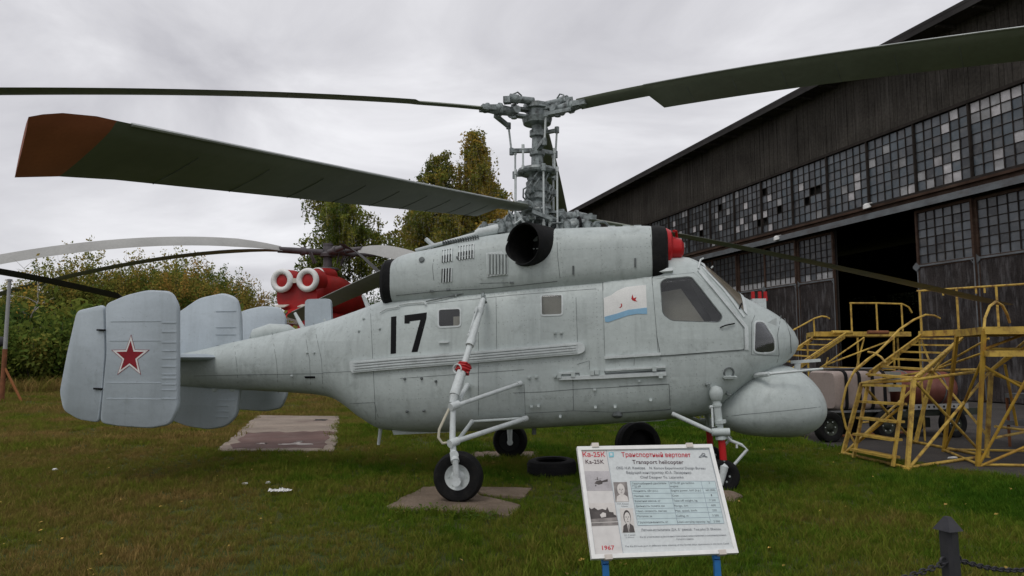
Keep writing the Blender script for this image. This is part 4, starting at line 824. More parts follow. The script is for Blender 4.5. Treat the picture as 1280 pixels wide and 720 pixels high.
# an aircraft parked in the dark inside
ins = Body([(0, 1.05, .95, .05, 2, 2, .5), (.6, 1.6, .6, .5, 2, 2, .5), (2.5, 2.1, .3, .9, 2, 2, .5), (6, 2.1, .35, .9, 2, 2, .5), (11, 1.5, .8, .3, 2, 2, .5)])
im = ins.mesh(30, 24); INS = empty('stored_aircraft'); INS.parent = None
im.build('fuselage', paint('stored_grey', (.25, .27, .28), .5), INS); MB().prism([(9, -.05, 1.4), (11.3, -.05, 1.4), (11.6, -.05, 3.4), (10.6, -.05, 3.4)], (0, .1, 0)).build('tail_fin', MATS['stored_grey'], INS)
MB().prism([(3.2, -5, 1.0), (5.2, -5, 1.0), (6, 0, 1.0), (5.2, 5, 1.0), (3.2, 5, 1.0), (2.5, 0, 1.0)], (0, 0, .14)).build('wing', MATS['stored_grey'], INS)
for q, r in (((1.2, 0, .25), .25), ((4.4, -1.2, .3), .3), ((4.4, 1.2, .3), .3)): MB().lathe([(r * .5, -.09), (r, -.07), (r, .07), (r * .5, .09)], q, (0, 1, 0), 20).tube(q, (q[0], q[1], 1.2), .05).build('wheel', RUB, INS)
wp = Matrix.Rotation(HRZ, 3, 'Z') @ Vector((-1.5, 14, 0)) + HP
INS.location = (wp.x, wp.y, .03); INS.rotation_euler = (0, 0, HRZ + .35)
tag(INS, 'grey aircraft standing in the dark inside the open hangar door', 'aircraft')

# ================================================================== information sign
SIGN = empty('information_sign', (.881, 4.541, 0)); tag(SIGN, 'white framed information board about the helicopter on blue posts', 'sign')
yaw, lean, BW, BH = .144, .52, .90, .69
sr = Vector((math.cos(yaw), math.sin(yaw), 0)); sn_h = Vector((math.sin(yaw), -math.cos(yaw), 0))
su = Vector((0, 0, math.cos(lean))) - sn_h * math.sin(lean); sn = sr.cross(su)
SCN = Vector((.881, 4.541, .785))
SM = Matrix((sr, su, sn)).transposed()           # columns: right, up, out of the face
def suv(px, py):
    d = ray(px, py); t = (SCN - CO).dot(sn) / d.dot(sn); q = CO + d * t - SCN; return q.dot(sr), q.dot(su)
def sp(u, v, w=0.0): return SM @ Vector((u, v, w)) + SCN - SIGN.location
SWH = paint('sign_face', (.60, .63, .63), rough=.35, var=.03, scale=4)
SWF = paint('sign_frame_white', (.80, .80, .78), rough=.35, var=.04)
SCR = paint('sign_cream', (.62, .60, .58), rough=.4, var=.03)
STB = paint('sign_table_blue', (.50, .60, .61), rough=.4, var=.03)
SRD = paint('sign_red', (.56, .03, .05), rough=.5); SDK = paint('sign_dark', (.09, .05, .06), rough=.5); STX = paint('sign_text', (.13, .14, .16), rough=.5); SLN = paint('sign_line', (.25, .30, .36), rough=.5)
PHG = paint('photo_grey', (.42, .40, .41), rough=.5, var=.2, scale=9); PHD = paint('photo_dark', (.075, .065, .062), rough=.5, var=.4, scale=20); PHL = paint('photo_light', (.60, .57, .54), rough=.5, var=.1, scale=14); PHM = paint('photo_mid', (.22, .20, .19), rough=.5, var=.4, scale=25)
def sbox(u0, u1, v0, v1, w0, w1, name, mat, parent=SIGN): return MB().box(sp((u0 + u1) / 2, (v0 + v1) / 2, (w0 + w1) / 2), (u1 - u0, v1 - v0, w1 - w0), SM).build(name, mat, parent, smooth=False)
face = sbox(-BW / 2 + .01, BW / 2 - .01, -BH / 2 + .01, BH / 2 - .01, -.012, 0, 'board_face', SWH)
fw_ = .024
for a in ((-BW / 2, BW / 2, BH / 2 - fw_, BH / 2), (-BW / 2, BW / 2, -BH / 2, -BH / 2 + fw_)): sbox(*a, -.02, .012, 'frame_bar', SWF)
for a in ((-BW / 2, -BW / 2 + fw_, -BH / 2 + fw_, BH / 2 - fw_), (BW / 2 - fw_, BW / 2, -BH / 2 + fw_, BH / 2 - fw_)): sbox(*a, -.02, .011, 'frame_bar', SWF)
for px, py in ((743.5, 557.5), (861, 557.5), (760, 697), (902, 691)):
    u, v = suv(px, py); sbox(u - .022, u + .022, v - .014, v + .014, -.02, .02, 'clip', paint('clip_cream', (.60, .55, .50), .5))
for px in (758, 899):
    u, v = suv(px, 697); tp = sp(u, v + .3, -.045); bt = Vector((tp.x + sn_h.x * .05, tp.y + sn_h.y * .05, -.2)); b0 = sp(u, v, -.05)
    lowp = sp(u, -BH / 2 - .02, -.045); MB().beam(tp, lowp, .035, .035, up=sn).beam(lowp, Vector((lowp.x + .02, lowp.y - .01, -.1)), .036, .036, up=(0, 1, 0)).build('post', BLUE, SIGN, smooth=False)
def squad(name, pts, mat, w=.0012, parent=None):
    P = [suv(*q) for q in pts]; return MB().prism([sp(u, v, w - .001) for u, v in P], sn * .001).build(name, mat, parent or face, smooth=False)
squad('left_panel', [(726.5, 563), (757.5, 563), (779, 692.5), (744.5, 694.5)], SCR, .001)
def sline(a, b, th=.0022, mat=SLN, w=.0022):
    A, B = suv(*a), suv(*b); A, B = sp(*A, w), sp(*B, w); MB().beam(A, B, th, .0006, up=sn).build('printed_line', mat, face, smooth=False)
for a, b in (((726, 561.5), (886, 562)), ((886, 562), (917, 687)), ((917, 687), (744, 694)), ((744, 694), (726, 561.5)), ((757.5, 562), (779, 692.5))): sline(a, b, .002)
squad('spec_table', [(787.5, 601.5), (893.5, 601.5), (905, 654), (797, 657)], STB, .0014)
rows = [601.5, 610.5, 616.5, 622.8, 628.8, 635, 641, 647.5, 655.5]
def trow(k):   # left/right edge of table row line k
    y = rows[k]; t = (y - 601.5) / 54; return (787.5 + 9.5 * t, y + 1.0 * t * 1.5), (893.5 + 11.5 * t, y - 1.2 * t)
for k in range(9): sline(*trow(k), .0018)
for xa, xb in ((787.5, 797), (835.5, 847), (876, 888.5), (893.5, 905)): sline((xa, 601.5), (xb, 656 - (xb - 797) * .02), .0018)
def text(body, a, b, h_px, mat, name='lettering', bold=0.0, w=.003, center=None):
    """one printed line: starts at pixel a, fits the width to pixel b along the board"""
    A, B = suv(*a), suv(*b); d = Vector((B[0] - A[0], B[1] - A[1])); W_ = d.length; ang = math.atan2(d.y, d.x)
    c = bpy.data.curves.new(name, 'FONT'); c.body = body; c.size = 1; c.resolution_u = 2; c.offset = bold
    o = bpy.data.objects.new('t', c); COL.objects.link(o); bpy.context.view_layer.update()
    me = bpy.data.meshes.new_from_object(o.evaluated_get(bpy.context.evaluated_depsgraph_get())); COL.objects.unlink(o); bpy.data.objects.remove(o)
    n = len(me.vertices); co = np.zeros(n * 3); me.vertices.foreach_get('co', co); co = co.reshape(-1, 3)
    lo, hi = co[:, 0].min(), co[:, 0].max(); kx = W_ / (hi - lo)
    cap = .73; A2 = suv(a[0], a[1] - h_px); ky = math.hypot(A2[0] - A[0], A2[1] - A[1]) / cap
    X = (co[:, 0] - lo) * kx; Y = co[:, 1] * ky; ca, sa = math.cos(ang), math.sin(ang)
    U = A[0] + X * ca - Y * sa; V = A[1] + X * sa + Y * ca
    out = np.array(sp(0, 0, w)) + np.outer(U, np.array(sr)) + np.outer(V, np.array(su))
    me.vertices.foreach_set('co', out.ravel()); me.materials.clear(); me.materials.append(mat); me.update(); me.name = name
    ob = bpy.data.objects.new(name, me); COL.objects.link(ob); ob.parent = face; return ob
zA, zB, zC, zD_ = zmap(715, 550, 9), zmap(810, 550, 9), zmap(725, 620, 9), zmap(810, 620, 9)
text('Ка-25К', zA(122, 190), zA(374, 190), 6.2, SRD, bold=.009); text('Ka-25K', zA(153, 268), zA(362, 268), 5.2, SDK, bold=.006)
text('Транспортный вертолет', zA(560, 190), zB(482, 193), 5.6, SRD, bold=.009); text('Transport helicopter', zA(680, 268), zB(402, 270), 5.0, SDK, bold=.006)
text('ОКБ Н.И. Камова.', zA(500, 330), zA(830, 330), 3.2, STX); text('N. Kamov Experimental Design Bureau', zA(872, 330), zB(645, 331), 3.2, STX); text('Ведущий конструктор: Ю.А. Лазаренко.', zA(613, 382), zB(495, 383), 3.4, STX); text('Chief Designer Yu. Lazarenko', zA(770, 434), zB(400, 433), 3.4, STX)
L1 = ['Газотурбинный двигатель', 'Мощность, кВт (л.с.)', 'Экипаж, чел.', 'Взлетная масса, кг', 'Дальность полета, км', 'Макс. скорость, км/час', 'Потолок, м', 'Грузоподъемность, кг']
L2 = ['GTD-3F gas turbine', 'Engine power, kW (h.p.)', 'Crew', 'Take-off weight, kg', 'Range, km', 'Max. speed, km/h', 'Ceiling, m', 'Load-carrying capacity, kg']
L3 = ['2', '662 (900)', '1', '7 200', '650', '220', '3 500', '2 000']
w1 = [43, 31, 20, 32, 36, 38, 18, 37]; w2 = [30, 37, 8, 30, 17, 27, 15, 40]; w3 = [1.5, 12, 1.3, 8, 5.5, 5.5, 8, 8]
for k in range(8):
    (xl_, yl_), (xr_, yr_) = trow(k); (xl2, yl2), (xr2, yr2) = trow(k + 1); y = (yl_ + yl2) / 2 + 1.3 - (1.6 if k == 0 else 0); x = (xl_ + xl2) / 2 + 1.8
    f_ = lambda xx: y - .012 * (xx - x)
    text(L1[k], (x, y), (x + w1[k], f_(x + w1[k])), 2.5, STX); xm = x + 47.5 + (k * .2); text(L2[k], (xm, f_(xm)), (xm + w2[k], f_(xm + w2[k])), 2.5, STX)
    xc = x + 96.5 + k * .2; text(L3[k], (xc - w3[k] / 2, f_(xc)), (xc + w3[k] / 2, f_(xc)), 2.5, STX)
    if k == 0: text('ГТД-3Ф', (x + .2, y + 3.6), (x + 11, y + 3.5), 2.4, STX); text('engine', (xm + .3, y + 3.2), (xm + 10, y + 3.1), 2.4, STX)
text('Летчик-испытатель Д.К. Ефремов.  Test pilot D. Efremov.', zC(690, 398), zD_(825, 385), 3.2, STX)
text('Ка-25 участвовал в различных поисковых мероприятиях и разминировании', zC(678, 472), zD_(878, 448), 2.1, STX); text('Суэцкого канала.', zD_(318, 495), zD_(515, 492), 2.1, STX)
text('The Ka-25 took part in different mine clearing of the Soviet ships operations in the Suez Canal', zC(505, 577), zD_(910, 543), 2.1, STX); text('1967', zC(250, 608), zC(388, 606), 5.6, SRD, bold=.009)
text('Н.И. Камов', zC(420, 96), zC(545, 96), 1.6, STX); text('N. Kamov', zC(465, 124), zC(538, 123), 1.6, STX); text('Д.К. Ефремов', zC(498, 449), zC(622, 445), 1.6, STX); text('D. Efremov', zC(515, 474), zC(612, 470), 1.6, STX)
squad('blue_emblem', [zA(412, 140), zA(466, 138), zA(470, 192), zA(416, 194)], paint('emblem_blue', (.22, .52, .60), .4), .003); squad('emblem_light', [zA(424, 150), zA(452, 149), zA(455, 176), zA(427, 178)], SWH, .0034)
for a, b in (((572, 195), (600, 170)), ((600, 170), (612, 150)), ((612, 150), (640, 158)), ((640, 158), (634, 188)), ((634, 188), (606, 190)), ((606, 190), (600, 170)), ((640, 180), (668, 194)), ((612, 165), (622, 180)), ((622, 180), (634, 170)), ((572, 195), (600, 196)), ((640, 192), (668, 194))): sline(zB(*a), zB(*b), .0035, STX, .003)
# printed photographs
ph = squad('printed_photo', [zA(140, 352), zA(415, 350), zA(455, 570), zA(165, 572)], PHG, .002)
for pts in ([(250, 490), (275, 462), (320, 452), (345, 470), (340, 495), (300, 505)], [(335, 462), (400, 440), (402, 470), (345, 478)], [(278, 425), (285, 412), (290, 450), (280, 452)], [(258, 512), (268, 500), (275, 520), (262, 524)], [(255, 446), (330, 436), (330, 440), (256, 450)]): squad('printed_shape', [zA(*q) for q in pts], PHD, .0026)
squad('printed_photo', [zC(88, 82), zC(392, 78), zC(432, 330), zC(130, 342)], PHL, .002)
squad('printed_shape', [zC(100, 130), zC(130, 150), zC(160, 132), zC(200, 160), zC(250, 145), zC(290, 160), zC(305, 125), zC(330, 180), zC(375, 185), zC(380, 210), zC(408, 220), zC(412, 240), zC(120, 262)], PHD, .0026)
squad('printed_shape', [zC(120, 262), zC(415, 240), zC(425, 285), zC(125, 300)], PHM, .0026); squad('printed_shape', [zC(128, 305), zC(428, 295), zC(432, 328), zC(131, 340)], PHM, .0027)
squad('printed_shape', [zC(222, 215), zC(255, 185), zC(290, 195), zC(292, 235), zC(240, 245)], PHL, .0031)
for (ox, oy, suit) in ((0, 0, False), (1, 0, True)):
    zz = (lambda a, b: zA(465 + a * 1.65 + b * .24, 476 + b * 2.22)) if not suit else (lambda a, b: zC(446 + a * 1.6 + b * .27, 140 + b * 2.75))
    squad('printed_photo', [zz(0, 0), zz(92, -1), zz(92, 98), zz(0, 100)], PHL if suit else PHM, .002)
    ell = lambda cx, cy, rx, ry, t0=0, t1=360: [zz(cx + rx * math.cos(math.radians(t)), cy + ry * math.sin(math.radians(t))) for t in np.linspace(t0, t1, 17)[:-1 if t1 == 360 else None]]
    squad('printed_shape', [zz(6, 99), zz(14, 72), zz(36, 62), zz(62, 62), zz(84, 72), zz(90, 98)], PHD if suit else PHL, .0026)
    if suit: squad('printed_shape', [zz(40, 62), zz(58, 62), zz(52, 98), zz(46, 98)], PHL, .003); squad('printed_shape', [zz(46, 68), zz(52, 68), zz(54, 96), zz(47, 98)], PHM, .0034)
    squad('printed_shape', ell(46, 36, 26, 29), PHD if suit else PHL, .003)
    squad('printed_shape', ell(47, 41, 21, 25), PHL, .0034)
    for ex_ in (38, 55): squad('printed_shape', ell(ex_, 36, 4.5, 1.8), PHD, .0038)
    squad('printed_shape', [zz(46, 40), zz(49, 40), zz(50, 47), zz(45, 47)], PHM, .0038); squad('printed_shape', ell(47, 54, 7, 1.8), PHM, .0038)

# ================================================================== black posts with chains
IRON = paint('black_iron', (.030, .030, .035), rough=.5, var=.2, scale=9, dirt=(.06, .055, .05), dirt_amt=.3, dirt_scale=(20, 20, 6))
def bpost(x, y, label, lean_=0.0):
    r = empty('barrier_post', (x, y, 0), .35)
    MB().rings([[Vector((a * .037 + z * lean_, b * .037, z)) for a, b in ((-1, -.55), (-.55, -1), (.55, -1), (1, -.55), (1, .55), (.55, 1), (-.55, 1), (-1, .55))] for z in (-.1, .795)]).build('shaft', IRON, r, smooth=False)
    t_ = .8 * lean_; MB().add([(t_ - .048, -.048, .79), (t_ + .048, -.048, .79), (t_ + .048, .048, .79), (t_ - .048, .048, .79), (t_ - .012, -.012, .855), (t_ + .012, -.012, .855), (t_ + .012, .012, .855), (t_ - .012, .012, .855)], [(3, 2, 1, 0), (4, 5, 6, 7), (0, 1, 5, 4), (1, 2, 6, 5), (2, 3, 7, 6), (3, 0, 4, 7)]).build('cap', IRON, r, smooth=False)
    for s in (-1, 1): MB().torus((s * .05 + .62 * lean_, 0, .64), (0, 1, 0), .02, .006, 14, 6).build('chain_eye', IRON, r)
    tag(r, label, 'post', 'black posts carrying the chain barrier'); return r
bp1 = at(1191, 690, 3.72)
PA, PB, PC = (-.5, 2.5), (bp1.x, bp1.y), (3.75, 4.55)
bpost(*PA, 'black iron barrier post at the sign end of the chain', 0); bpost(*PB, 'black iron barrier post with pyramid cap standing between two chains', -.03); bpost(*PC, 'black iron barrier post at the hangar end of the chain', 0)
lk = MB(); pts_ = []
for k in range(16):
    t = 2 * math.pi * k / 16; pts_.append(Vector((.020 * math.copysign(min(1, abs(math.cos(t)) * 1.3), math.cos(t)), .0115 * math.sin(t), 0)))
rs_ = []
for k in range(17):
    i = k % 16; d = (pts_[(i + 1) % 16] - pts_[i - 1]).normalized(); nrm_ = Vector((-d.y, d.x, 0))
    rs_.append([pts_[i] + (nrm_ * math.cos(a) + Vector((0, 0, 1)) * math.sin(a)) * .0042 for a in [j * math.pi / 3 for j in range(6)]])
lk.rings(rs_, False); link_me = bpy.data.meshes.new('link'); link_me.from_pydata(lk.v, [], lk.f); link_me.materials.append(IRON); link_me.shade_smooth()
def chain(p, q, sag, label):
    p, q = Vector((*p, .635)), Vector((*q, .635)); root = empty('chain', (p.x, p.y, 0)); n = int((q - p).length * 1.06 / .034)
    c = lambda t: p.lerp(q, t) - Vector((0, 0, sag * 4 * t * (1 - t)))
    for k in range(n):
        a, b = c(k / n), c((k + 1) / n); o = bpy.data.objects.new('link', link_me); COL.objects.link(o); o.parent = root
        d = (b - a).normalized(); R = d.to_track_quat('X', 'Z').to_matrix() @ Matrix.Rotation(math.pi / 2 * (k % 2) + .4, 3, 'X')
        o.location = (a + b) / 2 - root.location; o.rotation_euler = R.to_euler()
    tag(root, label, 'chain', 'chains strung between the black posts')
d_ab = (Vector(PA) - Vector(PB)).normalized() * .05; d_cb = (Vector(PC) - Vector(PB)).normalized() * .05
chain(Vector(PB) + d_ab, Vector(PA) - d_ab, .10, 'black iron chain sagging from the capped post towards the sign')
chain(Vector(PB) + d_cb, Vector(PC) - d_cb, .14, 'black iron chain sagging from the capped post away from the sign')

# ================================================================== slabs, tyres, litter
CONC = paint('concrete', (.25, .205, .165), rough=.9, var=.2, scale=1.0, dirt=(.12, .075, .065), dirt_amt=.8, dirt_scale=(.6, .9, 1), bump=.01, bump_scale=40, fine=.12)
CONB = paint('concrete_brown', (.165, .125, .092), rough=.92, var=.25, scale=2.5, dirt=(.10, .075, .05), dirt_amt=.7, dirt_scale=(3, 3, 3), bump=.012, bump_scale=35, fine=.18)
def slab(name, pts, h, mat, label, seed=1, rough_=.03, cat='slab', extra=None):
    r = random.Random(seed); P = []
    for i in range(len(pts)):
        a, b = Vector(pts[i]), Vector(pts[(i + 1) % len(pts)]); n = max(2, int((b - a).length / .18))
        for k in range(n): q = a.lerp(b, k / n); P.append(Vector((q.x + r.uniform(-1, 1) * rough_, q.y + r.uniform(-1, 1) * rough_)))
    c = sum(P, Vector((0, 0))) / len(P); mb_ = MB()
    mb_.rings([[Vector((c.x + (q.x - c.x) * k, c.y + (q.y - c.y) * k, z)) for q in P] for z, k in ((-.08, 1), (h - .012, 1), (h, .985))])
    o = mb_.build(name, mat, None, angle=30); tag(o, label, cat)
    return o
LITW = paint('litter_white', (.7, .7, .68), .6)
slab('concrete_slab', [(-5.13, 12.76), (-3.09, 12.76), (-4.75, 20.1), (-7.12, 20.4)], .05, CONC, 'long pale concrete slab with brown stain in the grass under the tail', 2, .04)
ws = slab('wheel_slab', [(-1.39, 8.02), (-1.13, 9.30), (-.62, 9.34), (-.36, 8.72), (.10, 8.15), (-.03, 7.60), (-.45, 7.86), (-.9, 7.92)], .03, CONB, 'broken brown concrete slab under the near main wheel', 3, .02)
slab('wheel_slab', [(-.56, 9.33), (.24, 9.22), (.16, 8.62), (-.29, 8.74)], .028, CONB, 'small broken brown slab piece behind the near main wheel', 4, .02)
slab('wheel_slab', [(-.8, 12.0), (.5, 12.0), (.45, 12.9), (-.75, 12.9)], .012, CONB, 'thin brown slab under the far main wheel', 5, .03)
SB_ = bpy.data.objects['concrete_slab']
STAIN = paint('brown_stain', (.115, .066, .056), rough=.85, var=.25, scale=1.2, dirt=(.20, .15, .13), dirt_amt=.5, dirt_scale=(2, 2, 2))
rs1 = random.Random(77); paint('pale_smear', (.42, .38, .35), .8, var=.3, scale=6)
def sheet(name, quad, z, mat, n=9, j=.09):
    P = []
    for i in range(4):
        a, b = Vector(quad[i]), Vector(quad[(i + 1) % 4])
        for k in range(n): q = a.lerp(b, k / n); P.append((q.x + rs1.uniform(-j, j), q.y + rs1.uniform(-j, j) * 1.6, z))
    MB().prism(P, (0, 0, .003)).build(name, mat, SB_, smooth=False)
sheet('brown_stain', [(-4.97, 12.95), (-3.27, 12.95), (-3.95, 16.0), (-5.70, 15.6)], .0505, STAIN)
sheet('dark_hole', [(-5.05, 18.6), (-4.75, 18.6), (-4.80, 19.0), (-5.1, 19.0)], .0505, BLACK, 4, .03)
for q in (((-4.3, 13.5), (-3.7, 13.5), (-3.72, 13.60), (-4.28, 13.62)), ((-4.12, 13.75), (-4.0, 13.75), (-4.02, 14.05), (-4.10, 14.0)), ((-4.72, 13.6), (-4.58, 13.6), (-4.58, 13.68), (-4.72, 13.68))): sheet('paint_smear', q, .054, MATS['pale_smear'], 7, .045)
def rock(name, c, s, mat, label, cat, seed):
    bm = bmesh.new(); bmesh.ops.create_icosphere(bm, subdivisions=3, radius=1); r = random.Random(seed); ph_ = [r.uniform(0, 6) for _ in range(6)]
    for v in bm.verts:
        k = 1 + .16 * math.sin(3 * v.co.x + ph_[0]) + .14 * math.sin(4 * v.co.y + ph_[1]) + .1 * math.sin(7 * v.co.z + ph_[2] + 3 * v.co.x); v.co = Vector((v.co.x * s[0] * k, v.co.y * s[1] * k, v.co.z * s[2] * k))
    me = bpy.data.meshes.new(name); bm.to_mesh(me); bm.free(); o = finish(me, name, mat, None, True, 30, False); o.location = c; tag(o, label, cat); return o
rock('stone', (2.50, 8.50, .03), (.17, .12, .07), CONB, 'flat brown stone in the grass beside the nose wheel', 'stone', 4)
def tyre(loc, R, w, rot, label, group=None):
    o = MB(); h = w / 2
    o.lathe([(R * .60, -h * .75), (R * .66, -h * .98), (R * .84, -h), (R * .95, -h * .85), (R, -h * .5), (R * 1.005, 0), (R, h * .5), (R * .95, h * .85), (R * .84, h), (R * .66, h * .98), (R * .60, h * .75), (R * .64, h * .6), (R * .88, h * .5), (R * .9, 0), (R * .88, -h * .5), (R * .64, -h * .6), (R * .60, -h * .75)], (0, 0, 0), (0, 0, 1), 44, cap=False)
    tr = o.build('tyre', RUB); tr.location = loc; tr.rotation_euler = rot
    for z_ in (-.22, .22): MB().torus((0, 0, z_ * w), (0, 0, 1), R * 1.0, .006, 44, 5).build('tread_rib', RUB, tr)
    tag(tr, label, 'tyre', group); return tr
tyre((.56, 10.35, .115), .345, .21, (.03, -.02, 0), 'old black tyre lying flat on the grass under the helicopter belly')
t2 = at(797, 548, 11.2)
tw_ = tyre((t2.x, 11.2, .33), .34, .30, (math.radians(84), 0, math.radians(14)), 'black wheel with a dark hub standing upright behind the information board')
MB().lathe([(.0, -.08), (.12, -.08), (.2, -.06), (.225, -.1), (.225, .1), (.2, .06), (.12, .08), (.0, .08)], (0, 0, 0), (0, 0, 1), 28).build('hub_plate', BLACK, tw_)
lm = MB(); rl_ = random.Random(8)
for k in range(9): x = -.12 + k * .03; lm.add([(x, -.02 + rl_.uniform(-.02, .02), .04), (x + .035, -.015 + rl_.uniform(-.02, .02), .05), (x + .04, .03 + rl_.uniform(-.02, .02), .06), (x, .03, .05 + rl_.uniform(0, .03))], [(0, 1, 2, 3)])
lo_ = lm.build('litter', LITW, None); lo_.location = (-2.79, 8.8, .02); tag(lo_, 'crumpled strip of white paper lying in the grass', 'litter')
md_ = lo_.modifiers.new('s', 'SOLIDIFY'); md_.thickness = .003
for i, (px, py, lb) in enumerate(((306, 608, 'small white scrap in the grass beside the paper strip'), (335, 607, 'tiny pale scrap in the grass above the paper strip'), (1191, 575, 'white crumpled scrap lying on the asphalt under the yellow stand'), (68, 590, 'pale leaf lying in the open grass below the tail fin'))):
    g_ = ground(px, py); rock('litter', (g_.x, g_.y, .035), (.035 if i != 2 else .07, .025, .02), LITW, lb, 'litter', 20 + i)

# ================================================================== yellow maintenance stands
def rails(root, name, segs, r=.022, mat=YEL):
    for a, b in segs: MB().tube(a, b, r, n=8).build(name, mat, root)
def J(px, py, d): return at(px, py, d)
# near stand
SA = empty('maintenance_stand'); tag(SA, 'yellow tubular maintenance stand with a five-tread ladder standing on the grass edge', 'stand')
FL_, FR_, BR_, BL_ = ground(1053, 569), ground(1134, 588), ground(1233, 573), ground(1144, 555)
FLt, FRt, BRt, BLt = J(1077, 479, 12.35), J(1142, 475, 10.95), J(1239, 462, 12.1), J(1166, 463, 14.0)
for a, b in ((FL_, FLt), (FR_, FRt), (BR_, BRt), (BL_, BLt)): MB().beam(a, b, .055, .055, up=(0, 1, 0)).tube(a, a + Vector((0, 0, .03)), .06).build('leg', YEL, SA)
rails(SA, 'base_bar', ((FL_ + Vector((0, 0, .04)), FR_ + Vector((0, 0, .04))), (FR_ + Vector((0, 0, .04)), BR_ + Vector((0, 0, .04))), (BR_ + Vector((0, 0, .04)), BL_ + Vector((0, 0, .04)))), .025)
rails(SA, 'top_bar', ((FLt, FRt), (FRt, BRt), (BRt, BLt), (BLt, FLt)), .025)
rails(SA, 'diagonal_brace', ((FR_, BRt), (FRt, BR_), (BL_, FLt), (FL_, BLt), (BLt, BR_.lerp(BRt, .25)), (FL_, J(1130, 505, 11.1))), .022)
LB, LT, RB, RT = J(1067, 572, 12.0), J(1085, 480, 11.95), J(1116, 583, 11.0), J(1130, 481, 11.1)
MB().beam(LB, LT, .04, .05, up=(0, 1, 0)).build('stringer', YEL, SA); MB().beam(RB, RT, .04, .05, up=(0, 1, 0)).build('stringer', YEL, SA)
for t in (.11, .32, .54, .76, .985): 
    a, b = LB.lerp(LT, t), RB.lerp(RT, t); MB().beam(a, b, .20, .035).build('tread', YEL, SA)
UL0, UL1, UR0, UR1 = J(1086, 469, 11.9), J(1150, 422, 14.3), J(1144, 474, 11.0), J(1203, 422, 13.6)
for a, b in ((UL0, UL1), (UR0, UR1)): MB().beam(a, b, .04, .07).build('stringer', YEL, SA)
MB().tube(UL0 + Vector((.02, 0, .06)), UL1 + Vector((.02, 0, .06)), .018).build('stringer_rail', YEL, SA); MB().tube(UR0 + Vector((.06, 0, .05)), UR1 + Vector((.06, 0, .05)), .018).build('stringer_rail', YEL, SA)
for t in (.02, .2, .39, .58, .78, .97): a, b = UL0.lerp(UL1, t), UR0.lerp(UR1, t); MB().beam(a, b, .18, .03).build('tread', YEL, SA)
MB().path([J(*q) for q in ((1070, 556, 12.2), (1057.6, 535, 12.3), (1052, 509.7, 12.3), (1057.6, 484, 12.3), (1068.5, 462.7, 12.4), (1084.7, 449, 12.6), (1095.5, 442, 12.8), (1112, 425, 13.2), (1124, 412, 13.5), (1142.5, 399.6, 14), (1157, 393.4, 14.2), (1168, 394.5, 14.3), (1175, 398, 14.4))], .02, 8).build('hand_rail', YEL, SA)
MB().path([J(*q) for q in ((1085, 440, 12.7), (1092, 441, 12.6), (1101, 446, 12.4), (1108, 454, 12.2))], .018, 8).build('hand_rail', YEL, SA)
rails(SA, 'hand_rail', ((J(1067, 466, 12.4), J(1118, 421, 13.6)),), .018)
p0, p1, p2, p3 = J(1149, 419, 14.3), J(1206, 421.5, 13.6), J(1282, 410, 10.9), J(1262, 402, 11.9)
pz = (p0.z + p1.z) / 2
deck = [Vector((q.x, q.y, 2.12)) for q in (p0, p1, Vector((9.2, 11.6, 0)), Vector((9.9, 12.4, 0)))]
p0_ = J(1149, 417, 14.4); e0 = J(1262, 403, 12.6); f0 = J(1204, 419.5, 13.4); f1 = J(1300, 411, 11.8)
DK = [p0_, f0, f1, J(1330, 395, 12.6)]
MB().prism([Vector((q.x, q.y, 2.06)) for q in DK], (0, 0, .03)).build('deck', paint('deck_rust', (.16, .085, .07), .85, var=.3, scale=3), SA, smooth=False)
D2 = [Vector((q.x, q.y, 2.12)) for q in DK]
for i in range(4): MB().beam(D2[i], D2[(i + 1) % 4], .04, .11).build('deck_edge', YEL, SA)
back0, back1 = D2[0], D2[3]
for t in (.02, .30, .58, .9):
    b = back0.lerp(back1, t); MB().tube(b, b + Vector((0, 0, .86)), .022).build('rail_post', YEL, SA)
rails(SA, 'hand_rail', ((back0 + Vector((0, 0, .86)), back1 + Vector((0, 0, .86))),), .02)
for t in (.2, .44, .50): b = back0.lerp(back1, t) + Vector((0, 0, .84)); MB().tube(b, b - Vector((0, 0, .1)), .018).build('rail_stub', YEL, SA)
rails(SA, 'deck_strut', ((D2[0], BLt), (D2[1], J(1166, 464, 13.6)), (D2[2], BRt), (J(1236, 423, 12.6), BLt), (J(1232, 440, 12.4), BLt), (D2[3], Vector((D2[3].x, D2[3].y, 0))), (D2[0], Vector((D2[0].x, D2[0].y, 0)))), .02)
# far stand
SB = empty('maintenance_stand'); tag(SB, 'yellow maintenance stand with railed platform in front of the open hangar door', 'stand')
dB = 18.0; q0, q1 = J(1019, 417.5, dB), J(1138, 417.5, dB + .6); wv = Vector((.25, 1.1, 0))
for a, b in ((q0, q1), (q1, q1 + wv), (q1 + wv, q0 + wv), (q0 + wv, q0)): MB().beam(a, b, .04, .12).build('deck_edge', YEL, SB)
MB().prism([q0 - Vector((0, 0, .03)), q1 - Vector((0, 0, .03)), q1 + wv - Vector((0, 0, .03)), q0 + wv - Vector((0, 0, .03))], (0, 0, .03)).build('deck', MATS['deck_rust'], SB, smooth=False)
for x in (1065, 1097, 1128.5): a = J(x, 414, dB + .3); MB().tube(a, a + Vector((0, 0, .72)), .022).build('rail_post', YEL, SB)
MB().path([J(1062, 379, dB + .3), J(1097, 379, dB + .3), J(1128, 380, dB + .3), J(1136, 384, dB + .3), J(1140, 391, dB + .3)], .022, 8).build('hand_rail', YEL, SB)
for k, x in enumerate((1040, 1085)): a, b = J(x, 415.5, dB - .05), J(x + 25, 415.5, dB + .05); MB().tube(a, b, .05, n=10).build('rolled_cover', RUST if k else YEL, SB)
